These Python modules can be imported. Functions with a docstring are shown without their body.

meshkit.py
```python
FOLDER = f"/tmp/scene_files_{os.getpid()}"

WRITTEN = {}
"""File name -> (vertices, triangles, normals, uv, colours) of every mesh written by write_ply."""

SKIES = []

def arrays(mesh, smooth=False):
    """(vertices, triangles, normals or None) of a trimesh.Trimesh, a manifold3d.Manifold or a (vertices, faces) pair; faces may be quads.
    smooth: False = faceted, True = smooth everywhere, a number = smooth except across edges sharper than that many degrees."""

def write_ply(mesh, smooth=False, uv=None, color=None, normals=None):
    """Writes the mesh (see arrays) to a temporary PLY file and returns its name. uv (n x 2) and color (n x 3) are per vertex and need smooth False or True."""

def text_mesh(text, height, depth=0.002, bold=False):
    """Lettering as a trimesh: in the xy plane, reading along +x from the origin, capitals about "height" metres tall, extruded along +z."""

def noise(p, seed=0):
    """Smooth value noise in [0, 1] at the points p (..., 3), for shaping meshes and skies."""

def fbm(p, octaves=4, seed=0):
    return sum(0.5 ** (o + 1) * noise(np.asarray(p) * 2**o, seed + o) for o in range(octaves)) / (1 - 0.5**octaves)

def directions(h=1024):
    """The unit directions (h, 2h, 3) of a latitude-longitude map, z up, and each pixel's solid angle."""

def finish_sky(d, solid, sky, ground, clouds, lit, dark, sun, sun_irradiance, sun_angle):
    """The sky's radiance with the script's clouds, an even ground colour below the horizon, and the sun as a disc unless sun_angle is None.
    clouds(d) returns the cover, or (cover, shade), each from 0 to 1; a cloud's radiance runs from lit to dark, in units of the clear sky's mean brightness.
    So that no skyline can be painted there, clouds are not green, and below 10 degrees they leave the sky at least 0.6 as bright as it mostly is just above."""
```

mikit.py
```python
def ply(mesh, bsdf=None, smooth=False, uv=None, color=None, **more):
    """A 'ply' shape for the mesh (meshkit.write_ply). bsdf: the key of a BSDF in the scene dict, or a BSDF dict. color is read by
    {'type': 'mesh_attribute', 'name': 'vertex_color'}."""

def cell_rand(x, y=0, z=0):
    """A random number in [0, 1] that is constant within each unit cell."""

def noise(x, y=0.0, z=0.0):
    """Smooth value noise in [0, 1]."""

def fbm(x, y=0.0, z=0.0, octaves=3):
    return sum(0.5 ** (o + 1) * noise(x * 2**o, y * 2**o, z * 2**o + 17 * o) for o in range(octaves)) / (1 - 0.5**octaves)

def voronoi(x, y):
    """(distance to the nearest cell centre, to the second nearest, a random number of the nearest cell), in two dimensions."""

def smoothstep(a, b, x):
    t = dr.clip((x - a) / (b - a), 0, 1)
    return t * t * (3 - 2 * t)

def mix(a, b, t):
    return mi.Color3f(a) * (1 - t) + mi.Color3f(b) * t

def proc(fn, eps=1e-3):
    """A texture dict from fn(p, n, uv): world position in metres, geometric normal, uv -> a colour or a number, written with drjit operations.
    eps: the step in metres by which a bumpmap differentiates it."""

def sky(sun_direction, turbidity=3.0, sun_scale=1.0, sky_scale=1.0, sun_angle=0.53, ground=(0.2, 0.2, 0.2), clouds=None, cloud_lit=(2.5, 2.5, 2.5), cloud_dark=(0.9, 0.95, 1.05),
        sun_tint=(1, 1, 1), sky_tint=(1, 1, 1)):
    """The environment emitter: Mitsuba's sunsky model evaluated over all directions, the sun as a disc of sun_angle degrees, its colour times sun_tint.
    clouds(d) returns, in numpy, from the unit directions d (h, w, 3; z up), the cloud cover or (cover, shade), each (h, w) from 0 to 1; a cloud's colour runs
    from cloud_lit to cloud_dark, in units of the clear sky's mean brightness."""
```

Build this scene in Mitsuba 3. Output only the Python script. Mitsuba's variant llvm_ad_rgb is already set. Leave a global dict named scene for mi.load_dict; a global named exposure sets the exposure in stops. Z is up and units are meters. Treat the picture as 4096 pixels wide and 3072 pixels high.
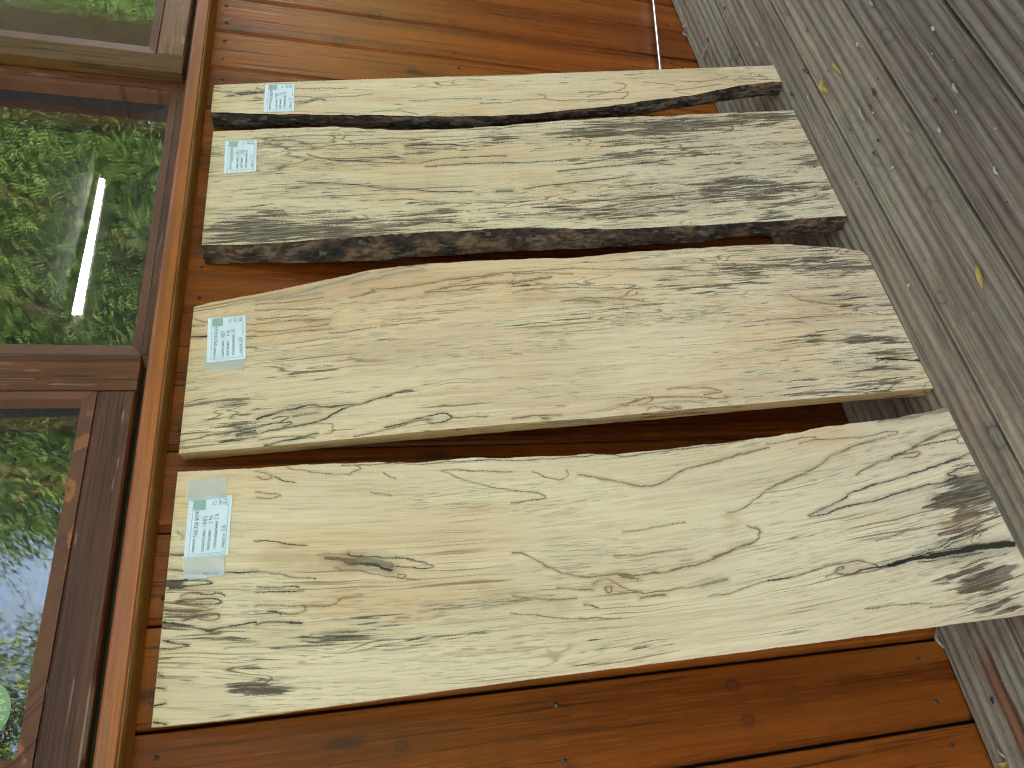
import math, numpy as np, trimesh, drjit as dr, mitsuba as mi, mikit, meshkit
from mikit import noise, fbm, voronoi, cell_rand, smoothstep, mix
T = mi.ScalarTransform4f
scene, labels = {"type": "scene"}, {}

# ---------------------------------------------------------------- camera (held on its side), sky, sun, exposure
EYE = np.array([0.09944635, -0.93721631, 0.91077653])
FWD = np.array([0.49549983, 0.82544513, -0.27040758])
UPV = np.array([0.85763977, -0.51424791, 0.00176373])
scene["camera"] = {"type": "perspective", "fov": 71.33, "fov_axis": "x", "near_clip": 0.01, "far_clip": 3000.0,
                   "to_world": T().look_at(EYE.tolist(), (EYE + FWD).tolist(), UPV.tolist())}
SUN = (-0.55, 0.50, 0.68)
scene["sky"] = mikit.sky(SUN, turbidity=2.5, sky_tint=(1.36, 1.0, 0.79), sun_tint=(1.12, 0.98, 0.86))
exposure = 4.86

# ---------------------------------------------------------------- helpers
def put(key, mesh, bsdf, smooth=False, uv=None, **more):
    scene[key] = mikit.ply(mesh, bsdf, smooth=smooth, uv=uv, **more)
    return key
_used = {}
def num(name):
    n = _used.get(name, 0); _used[name] = n + 1
    return name if n == 0 else f"{name}_{n:03d}"
def lab(key, label=None, cat=None, group=None, kind=None):
    d = labels.setdefault(key, {})
    for k, v in (("label", label), ("category", cat), ("group", group), ("kind", kind)):
        if v: d[k] = v
    return key
def cat(ms): return trimesh.util.concatenate(ms)
def box(x0, x1, y0, y1, z0, z1, bev=0.0):
    if bev <= 0:
        m = trimesh.creation.box(extents=(x1 - x0, y1 - y0, z1 - z0)); m.apply_translation(((x0 + x1) / 2, (y0 + y1) / 2, (z0 + z1) / 2)); return m
    pts = []
    for sx in (0, 1):
        for sy in (0, 1):
            for sz in (0, 1):
                c = np.array([(x0, x1)[sx], (y0, y1)[sy], (z0, z1)[sz]]); s = np.array([1 - 2 * sx, 1 - 2 * sy, 1 - 2 * sz]) * bev
                for k in range(3):
                    q = c + s; q[k] = c[k]; pts.append(q)
    return trimesh.convex.convex_hull(np.array(pts))
def prism(profile, a0, a1, axis):
    """A closed profile in the two other axes (in xyz order), extruded along axis from a0 to a1."""
    from shapely.geometry import Polygon
    v2, f2 = trimesh.creation.triangulate_polygon(Polygon(profile), engine="earcut")
    p = np.array(profile, float); n = len(p)
    o = [k for k in range(3) if k != axis]
    def lift(q, a):
        r = np.zeros((len(q), 3)); r[:, o[0]], r[:, o[1]], r[:, axis] = q[:, 0], q[:, 1], a; return r
    k = np.arange(n); j = (k + 1) % n
    side = np.vstack([np.c_[k, j, j + n], np.c_[k, j + n, k + n]])
    m = cat([trimesh.Trimesh(np.vstack([lift(p, a0), lift(p, a1)]), side, process=False),
             trimesh.Trimesh(lift(v2, a0), f2[:, ::-1], process=False), trimesh.Trimesh(lift(v2, a1), f2, process=False)])
    m.merge_vertices(); m.fix_normals(); return m
def tube(p, r, sides=6):
    p = np.asarray(p, float); r = np.broadcast_to(r, (len(p),))
    t = np.gradient(p, axis=0); t /= np.linalg.norm(t, axis=1, keepdims=True) + 1e-12
    a = np.cross(t, np.where(np.abs(t[:, 2:]) < 0.9, [0, 0, 1.0], [1.0, 0, 0])); a /= np.linalg.norm(a, axis=1, keepdims=True) + 1e-12
    b, g = np.cross(t, a), np.arange(sides) * 2 * np.pi / sides
    v = p[:, None] + r[:, None, None] * (np.cos(g)[None, :, None] * a[:, None] + np.sin(g)[None, :, None] * b[:, None])
    i, j = np.meshgrid(np.arange(len(p) - 1), np.arange(sides), indexing="ij")
    q = np.stack([i * sides + j, i * sides + (j + 1) % sides, (i + 1) * sides + (j + 1) % sides, (i + 1) * sides + j], -1).reshape(-1, 4)
    caps = [[0, k + 1, k] for k in range(1, sides - 1)] + [[(len(p) - 1) * sides, (len(p) - 1) * sides + k, (len(p) - 1) * sides + k + 1] for k in range(1, sides - 1)]
    return trimesh.Trimesh(v.reshape(-1, 3), np.vstack([q[:, [0, 1, 2]], q[:, [0, 2, 3]], caps]), process=False)

def bs(key, fn, rough=0.5, spec=0.5, bump=None, bscale=1.0, eps=4e-4, rough_fn=None, **more):
    b = {"type": "principled", "base_color": mikit.proc(fn) if callable(fn) else {"type": "rgb", "value": list(fn)}, "roughness": mikit.proc(rough_fn) if rough_fn else rough, "specular": spec, **more}
    if bump is not None: b = {"type": "bumpmap", "arbitrary": mikit.proc(bump, eps=eps), "scale": bscale, "bsdf": b}
    scene[key] = {"type": "twosided", "bsdf": b}
C3 = mi.Color3f
def gl(x, w): return dr.exp(-dr.square(x / w))

# ---------------------------------------------------------------- materials
PITCH, SEAM0 = 0.114254, 1.4694
def wall_fn(p, n, uv):
    k = dr.floor((SEAM0 - p.x) / PITCH)
    r, r2 = cell_rand(k, 3), cell_rand(k, 8)
    z = p.z + 7.0 * r; x = p.x + 0.004 * (noise(z * 3, x0 := k * 5.1) - 0.5) + 0.0016 * (noise(z * 22, p.x * 60) - 0.5)
    wide = fbm(x * 42, z * 1.3, k * 3.7, octaves=3)
    fine = 0.6 * noise(x * 460, z * 6, 1.3) + 0.4 * noise(x * 190, z * 3.5 + x * 9, 5.1); fine2 = noise(x * 1100, z * 24, 2.9)
    ring = 0.5 + 0.5 * dr.sin(x * 330 + 14 * noise(z * 1.6, x * 18, k) + 6 * r)
    kd, _, kr = voronoi(x * 9 + 13 * r, z * 2.6)
    kn = dr.select(kr > 0.55, 1.0, 0.0) * smoothstep(0.085, 0.02, kd)
    kh = dr.select(kr > 0.55, 1.0, 0.0) * smoothstep(0.40, 0.05, kd)
    c = mix((0.285, 0.066, 0.0075), (0.14, 0.027, 0.0035), smoothstep(0.25, 0.75, wide))
    c = mix(c, mix((0.22, 0.038, 0.005), (0.25, 0.082, 0.011), r), 0.6 * r2)
    c = c * (0.82 + 0.50 * r); c = mix(c, (0.40, 0.125, 0.016), 0.5 * smoothstep(0.55, 0.8, fbm(x * 20, z * 0.9 + 5, k * 1.9 + 3)))
    c = mix(c, (0.045, 0.010, 0.003), 0.78 * smoothstep(0.52, 0.78, fine) * smoothstep(0.1, 0.7, ring))
    c = mix(c, (0.38, 0.115, 0.018), 0.35 * smoothstep(0.55, 0.9, fine2))
    c = mix(c, (0.085, 0.026, 0.01), 0.35 * kh); c = mix(c, (0.05, 0.02, 0.012), 0.75 * kn)
    for kx, kz, s in ((0.168, 0.809, 0.0052), (0.187, 0.362, 0.0062), (0.143, 0.352, 0.0055), (1.424, 0.71, 0.006), (1.49, 0.86, 0.009), (1.60, 0.78, 0.010), (0.118, 0.61, 0.004)):
        d = dr.sqrt(dr.square(p.x - kx) + dr.square((p.z - kz) * 0.8)) / s
        c = mix(c, (0.085, 0.026, 0.012), 0.35 * dr.exp(-0.25 * d * d)); c = mix(c, (0.10, 0.055, 0.035), 0.22 * smoothstep(1.0, 0.7, d)); c = mix(c, (0.02, 0.01, 0.007), 0.5 * gl(d - 1.0 - 0.15 * noise(p.x * 500, p.z * 500), 0.14))
    return c
def wall_bump(p, n, uv):
    return 0.6 * noise(p.x * 520, p.z * 9) + 0.4 * fbm(p.x * 160, p.z * 14)
bs("cladding_wood", wall_fn, 0.34, 0.26, wall_bump, 0.00045)
def sill_fn(p, n, uv):
    w = fbm(p.x * 3, p.z * 60, p.y * 60, octaves=3); f = noise(p.x * 12, p.z * 700, p.y * 700)
    s = smoothstep(0.5, 0.75, fbm(p.x * 7, p.z * 30, 5))
    c = mix((0.38, 0.10, 0.015), (0.24, 0.054, 0.009), smoothstep(0.3, 0.7, w))
    c = mix(c, (0.17, 0.04, 0.01), 0.5 * smoothstep(0.5, 0.85, f)); return mix(c, (0.19, 0.07, 0.02), 0.45 * s)
bs("sill_wood", sill_fn, 0.33, 0.5, lambda p, n, uv: noise(p.x * 14, p.z * 600, p.y * 600), 0.0003, clearcoat=0.25, clearcoat_gloss=0.8)
def mould_fn(p, n, uv):
    w = fbm(p.x * 5, p.y * 120, 2.0); f = noise(p.x * 16, p.y * 800, 3)
    c = mix((0.30, 0.145, 0.05), (0.20, 0.085, 0.027), w); return mix(c, (0.09, 0.03, 0.01), 0.6 * smoothstep(0.5, 0.85, f))
bs("moulding_wood", mould_fn, 0.45, 0.4)
def frame_maker(a, b, horiz, scr):
    def fn(p, n, uv):
        u, v = (p.x, p.z) if horiz else (p.z, p.x)
        v = v + 0.6 * p.y
        w = fbm(u * 4, v * 60, 1.0); f = noise(u * 14, v * 640, 4.0); s = noise(u * 30, v * 420, 9.0); q = fbm(u * 9, v * 50, 31.0)
        c = mix(a, b, smoothstep(0.3, 0.7, w)); c = mix(c, (0.02, 0.009, 0.006), 0.5 * smoothstep(0.5, 0.85, f))
        return mix(c, scr, 0.75 * smoothstep(0.77, 0.88, s) * smoothstep(0.42, 0.60, q))
    return fn
bs("frame_wood_rail", frame_maker((0.115, 0.042, 0.024), (0.075, 0.026, 0.015), True, (0.24, 0.17, 0.14)), 0.42, 0.28, lambda p, n, uv: noise(p.x * 14, p.z * 500), 0.0004)
bs("frame_wood_stile", frame_maker((0.15, 0.050, 0.020), (0.095, 0.031, 0.013), False, (0.22, 0.12, 0.08)), 0.42, 0.25, lambda p, n, uv: noise(p.z * 14, p.x * 500), 0.0004)
bs("olive_stile", frame_maker((0.125, 0.060, 0.012), (0.085, 0.040, 0.009), False, (0.13, 0.07, 0.03)), 0.5, 0.14, lambda p, n, uv: noise(p.z * 14, p.x * 500), 0.0004)
bs("orange_rail", frame_maker((0.19, 0.066, 0.022), (0.13, 0.042, 0.014), True, (0.3, 0.14, 0.06)), 0.36, 0.5, lambda p, n, uv: noise(p.x * 14, p.z * 500), 0.0004)
def bead_fn(p, n, uv):
    u = p.x + p.z * 0.9
    w = fbm(p.x * 14, p.z * 14, 7.0); crack = gl(dr.abs(noise(u * 95, 4.0) - 0.5), 0.035) * smoothstep(0.35, 0.6, noise(u * 24, 9.0))
    pat = smoothstep(0.56, 0.60, fbm(p.x * 30, p.z * 30, p.y * 60, octaves=4)) * smoothstep(0.70, 0.5, p.x) * smoothstep(1.21, 1.20, p.z)
    c = mix((0.175, 0.070, 0.026), (0.11, 0.043, 0.018), w); c = mix(c, (0.36, 0.125, 0.035), 0.75 * pat); return mix(c, (0.03, 0.016, 0.014), 0.65 * crack)
bs("bead_wood", bead_fn, 0.5, 0.22, lambda p, n, uv: noise((p.x + p.z * 0.9) * 95, 4.0), 0.0006)
bs("black_strip", (0.012, 0.013, 0.015), 0.42, 0.45)
bs("spacer_bar", (0.016, 0.017, 0.018), 0.4, 0.5)
scene["pane_glass"] = {"type": "thindielectric", "int_ior": 1.52, "ext_ior": 1.0}
def dust_fn(p, n, uv): return 0.012 + 0.03 * smoothstep(0.4, 0.75, fbm(p.x * 9, p.z * 5, 2.0)) * noise(p.x * 160 + p.z * 60, p.z * 12) + 0.05 * smoothstep(0.045, 0.0, p.z - 1.16 - 0.04 * noise(p.x * 14)) * smoothstep(0.3, 0.8, fbm(p.x * 60, p.z * 60))
scene["dusty_glass"] = {"type": "blendbsdf", "weight": mikit.proc(dust_fn), "a": {"type": "ref", "id": "pane_glass"}, "b": {"type": "twosided", "bsdf": {"type": "diffuse", "reflectance": {"type": "rgb", "value": [0.55, 0.55, 0.5]}}}}
def deck_fn(p, n, uv):
    b = dr.floor((-p.y + 0.0008) / 0.125); r, r2 = cell_rand(b, 5), cell_rand(b, 21)
    x = p.x + 9 * r
    y = p.y + 0.004 * (noise(x * 4.5, b) - 0.5) + 0.0012 * (noise(x * 24, p.y * 120) - 0.5)
    w = fbm(x * 3.0, y * 70, b, octaves=3); f = noise(x * 11, y * 760, 2.0); f2 = noise(x * 36, y * 1500, 6.0)
    big = fbm(x * 2.2, p.y * 9, 4.0)
    out = smoothstep(0.16, 0.5, -p.y + 0.25 * (big - 0.5))
    warm = mix((0.41, 0.295, 0.165), (0.34, 0.222, 0.125), smoothstep(0.35, 0.65, w))
    cool = mix((0.285, 0.205, 0.128), (0.215, 0.150, 0.092), smoothstep(0.35, 0.65, w))
    c = mix(warm, cool, out); c = mix(c, c * C3(0.86, 0.86, 0.87), r2)
    c = mix(c, (0.28, 0.25, 0.14), 0.30 * smoothstep(0.55, 0.75, fbm(x * 3, p.y * 22, 9.0)))
    c = mix(c, c * 0.48, 0.65 * smoothstep(0.55, 0.85, f)); c = mix(c, c * 1.35, 0.35 * smoothstep(0.6, 0.9, f2))
    dirt = smoothstep(0.45, 0.75, fbm(p.x * 55, p.y * 55, 3.0)) * smoothstep(0.4, 0.65, noise(p.x * 5, p.y * 14, 8.0))
    c = mix(c, (0.12, 0.095, 0.065), 0.22 * dirt)
    # knots
    for kx, ky, s in ((1.458, -0.112, 0.011), (0.434, -0.240, 0.010), (0.655, -0.267, 0.006), (0.80, -0.335, 0.007), (1.09, -0.405, 0.009), (0.93, -0.285, 0.006), (1.75, -0.20, 0.008)):
        d = dr.sqrt(dr.square((p.x - kx) * 0.6) + dr.square(p.y - ky)) / s * (1 + 0.3 * (noise(p.x * 130, p.y * 130) - 0.5))
        c = mix(c, (0.16, 0.12, 0.08), 0.35 * smoothstep(2.4, 0.8, d)); c = mix(c, (0.34, 0.29, 0.21), 0.12 * smoothstep(0.85, 0.6, d)); c = mix(c, (0.035, 0.026, 0.018), 0.4 * gl(d - 0.95 - 0.25 * noise(p.x * 90, p.y * 90), 0.14))
    # spilled wood stain on the board by the wall, and a resinous split
    yy = -p.y + 0.004 * (noise(p.x * 30, 1.0) - 0.5)
    m = smoothstep(0.050, 0.057, yy) * smoothstep(0.0815, 0.0775, yy) * smoothstep(0.205, 0.17, p.x + 0.02 * noise(p.y * 300, 2.0)) 
    c = mix(c, mix((0.26, 0.095, 0.035), (0.15, 0.05, 0.02), smoothstep(0.068, 0.074, yy)), 0.85 * m)
    sx = (p.x - 0.478) / 0.017; sp = smoothstep(1.0, 0.6, dr.sqrt(dr.square(sx) + dr.square((p.y + 0.2125 - 0.002 * sx) / (0.0026 * (1.15 - 0.5 * sx)))))
    return mix(c, (0.30, 0.11, 0.035), 0.85 * sp)
def deck_bump(p, n, uv):
    return 0.7 * noise(p.x * 11, p.y * 760, 2.0) + 0.5 * noise(p.x * 36, p.y * 1500, 6.0) + 0.3 * noise(p.x * 200, p.y * 300)
bs("deck_wood", deck_fn, 0.8, 0.12, deck_bump, 0.0007)
def bark_maker(dark):
    def fn(p, n, uv):
        t, s = uv.x, uv.y
        a = fbm(t * 26, s * 60, 3.0 + dark, octaves=4); b = fbm(t * 120, s * 300, 5.0, octaves=3); g = noise(t * 70, s * 700, 7.0)
        c = mix((0.048, 0.032, 0.020), (0.020, 0.014, 0.010), smoothstep(0.30, 0.65, b))
        m = smoothstep(0.43 + 0.09 * dark, 0.62 + 0.09 * dark, a + 0.30 * (b - 0.5) + 0.12 * (g - 0.5))
        c = mix(c, mix((0.18, 0.098, 0.050), (0.068, 0.038, 0.021), smoothstep(0.30, 0.70, b)), 0.9 * m)
        q = smoothstep(0.62, 0.72, fbm(t * 60, s * 220, 13.0, octaves=3))
        c = mix(c, (0.17, 0.135, 0.095), 0.55 * q)
        return mix(c, (0.19, 0.155, 0.11), 0.4 * smoothstep(0.74, 0.86, g) * smoothstep(0.45, 0.6, noise(t * 20, s * 90, 2.0)))
    return fn
def bark_bump(p, n, uv): return fbm(uv.x * 90, uv.y * 260, 3.0, octaves=3)
bs("bark_dark", bark_maker(1.0), 0.8, 0.2, bark_bump, 0.0035); bs("bark_brown", bark_maker(0.0), 0.8, 0.2, bark_bump, 0.0035)
def edge_fn(p, n, uv):
    t, s = uv.x, uv.y
    w = fbm(t * 9, s * 160, 2.0); z = fbm(t * 4.5, s * 55, 8.0); f = noise(t * 40, s * 900, 5.0)
    c = mix((0.50, 0.345, 0.145), (0.42, 0.26, 0.10), w); c = mix(c, (0.13, 0.06, 0.02), 0.85 * gl(z - 0.5, 0.018) + 0.25 * smoothstep(0.6, 0.85, f))
    return mix(c, (0.16, 0.14, 0.10), 0.5 * smoothstep(0.6, 0.72, fbm(t * 12, s * 60, 12.0)))
bs("ochre_edge_wood", edge_fn, 0.7, 0.25)
# dry, spalted beech: cream wood, fleck, dark bleached patches, zone lines, and the single lines and stains of each slab
def slab_maker(i, strokes, blobs, flow, cream, cream2, fleck, pt, zd, lineamt, off, brs):
    segs = {}
    for w, col, P in strokes:
        q = [(P[k] * 1e-4, P[k + 1] * 1e-4) for k in range(0, len(P), 2)]
        if len(q) > 2:                                                       # one round of corner cutting
            z = [q[0]]
            for (ax, ay), (bx, by) in zip(q[:-1], q[1:]): z += [(.75 * ax + .25 * bx, .75 * ay + .25 * by), (.25 * ax + .75 * bx, .25 * ay + .75 * by)]
            q = z + [q[-1]]
        for k in range(len(q) - 1): segs.setdefault(col, []).append((*q[k], *q[k + 1], w * 1e-3))
    inks = {"b": (0.185, 0.105, 0.040), "r": (0.27, 0.115, 0.045), "d": (0.040, 0.030, 0.022), "g": (0.21, 0.20, 0.165), "n": (0.125, 0.095, 0.07), "c": (0.016, 0.013, 0.011), "t": (0.42, 0.25, 0.11)}
    amt = {"b": 0.85, "r": 0.8, "d": 0.92, "g": 0.6, "n": 0.65, "c": 0.97, "t": 0.38}
    def fn(p, n, uv):
        t, s = uv.x, uv.y
        sf = s + flow(t, s) + 0.008 * (noise(t * 5, s * 22, i * 7.0) - 0.5) + 0.0022 * (noise(t * 30, s * 110, i * 3.0) - 0.5)
        tt = t + 0.012 * (noise(t * 30, sf * 190, 4.0) - 0.5)
        low = fbm(t * 4, sf * 16, i * 11.0, octaves=2); g1 = noise(t * 8, sf * 230, i * 2.0); g2 = noise(t * 30, sf * 900, 6.0)
        c = mix(cream, cream2, smoothstep(0.3, 0.7, 0.6 * low + 0.4 * g1)); c = mix(c, c * C3(0.80, 0.74, 0.66), 0.6 * smoothstep(0.5, 0.85, g2))
        c = mix(c, c * C3(0.90, 0.90, 0.90), 0.55 * smoothstep(0.5, 0.72, fbm(t * 6 + 3, sf * 24, i * 5.0 + 2, octaves=2)))
        c = mix(c, c * C3(0.96, 0.83, 0.71), 0.65 * smoothstep(0.48, 0.72, fbm(t * 3.4 + 5, sf * 13, i * 3.0 + 7, octaves=3)))
        D = 0.0
        for bt, bsx, rt, rs, am in blobs: D = D + am * dr.exp(-dr.square((tt - bt) / (rt * brs)) - dr.square((sf - flow(mi.Float(bt), mi.Float(bsx)) - bsx - 0.0) / (rs * brs)))
        fl = 0.5 * noise(tt * 75, sf * 1250, 3.0 + i) + 0.5 * noise(tt * 47 + sf * 31, sf * 760 + tt * 11, 13.0); fm = fbm(t * 6, sf * 30, 9.0 + i, octaves=3)
        fmask = smoothstep(0.42, 0.66, fm + 0.22 * D)
        c = mix(c, mix((0.25, 0.20, 0.13), (0.27, 0.26, 0.21), noise(t * 4, sf * 15, 41.0)), fleck * smoothstep(0.56, 0.80, fl) * fmask)
        ln = noise(tt * 5.5, sf * 640, 51.0 + i); lm = noise(t * 6, sf * 28, 57.0 + i)
        c = mix(c, (0.23, 0.15, 0.07), 0.80 * smoothstep(0.79, 0.92, ln) * smoothstep(0.45, 0.75, lm + 0.25 * D))
        s1 = noise(tt * 26 + 17 * sf, sf * 400, 15.0 + i); s2 = noise(tt * 70 - 23 * sf, sf * 950, 19.0)
        nn = 0.5 + 1.45 * (0.50 * fbm(tt * 14, sf * 110, 11.0 + i, octaves=4) + 0.32 * s1 + 0.18 * s2 - 0.5); v = nn - off + pt * D
        inner = noise(tt * 50, sf * 620, 2.0 + i); hue = noise(t * 9, sf * 40, 3.0)
        ink = mix(mix((0.070, 0.047, 0.024), (0.066, 0.046, 0.037), hue), (0.21, 0.155, 0.10), smoothstep(0.30, 0.85, inner))
        c = mix(c, mix(c, (0.33, 0.27, 0.20), 0.6), smoothstep(0.56, 0.76, v)); c = mix(c, ink, 0.90 * smoothstep(0.69, 0.82, v))
        c = mix(c, (0.06, 0.042, 0.018), 0.65 * gl(v - 0.735, 0.014) * smoothstep(0.05, 0.35, D + lineamt))
        z = fbm(tt * 5.5 + 2, sf * 48, 21.0 + i, octaves=3)
        zm = smoothstep(0.30, 0.75, D * zd + 0.9 * (noise(t * 5, sf * 18, 33.0 + i) - 0.5) + lineamt)
        c = mix(c, (0.13, 0.085, 0.035), 0.85 * zm * gl(z - 0.5, 0.011)); c = mix(c, (0.10, 0.065, 0.03), 0.75 * zm * gl(z - 0.585, 0.009))
        wt = t + 0.004 * (noise(t * 90, s * 160, 1.0) - 0.5) + 0.0018 * (noise(t * 340, s * 600, 2.0) - 0.5)
        ws = s + 0.0026 * (noise(t * 70, s * 160, 3.0) - 0.5) + 0.0010 * (noise(t * 340, s * 700, 5.0) - 0.5)
        fade = 0.62 + 0.38 * smoothstep(0.25, 0.6, noise(t * 60, s * 200, 8.0))
        for col, L in segs.items():
            a = mi.Float(0.0); halo = mi.Float(0.0)
            for ax, ay, bx, by, w in L:
                dx, dy = bx - ax, by - ay; l2 = dx * dx + dy * dy + 1e-9
                px, py = wt - ax, ws - ay
                h = dr.clip((px * dx + py * dy) / l2, 0, 1)
                d2 = (dr.square(px - h * dx) + dr.square(py - h * dy)) * (1.0 / (w * w))
                if col == 't': a = dr.maximum(a, dr.exp(-d2)); continue
                a = dr.maximum(a, 1.0 - smoothstep(0.10, 0.42, d2)); halo = dr.maximum(halo, 1.0 - smoothstep(0.2, 6.0, d2))
            c = mix(c, mix(c, inks[col], 0.22), halo); c = mix(c, inks[col], amt[col] * a * (1.0 if col == 'c' else fade))
        return c
    return fn
def slab_bump(p, n, uv): return 0.6 * noise(uv.x * 60, uv.y * 1100, 3.0) + 0.5 * fbm(uv.x * 240, uv.y * 420, 5.0)
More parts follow.
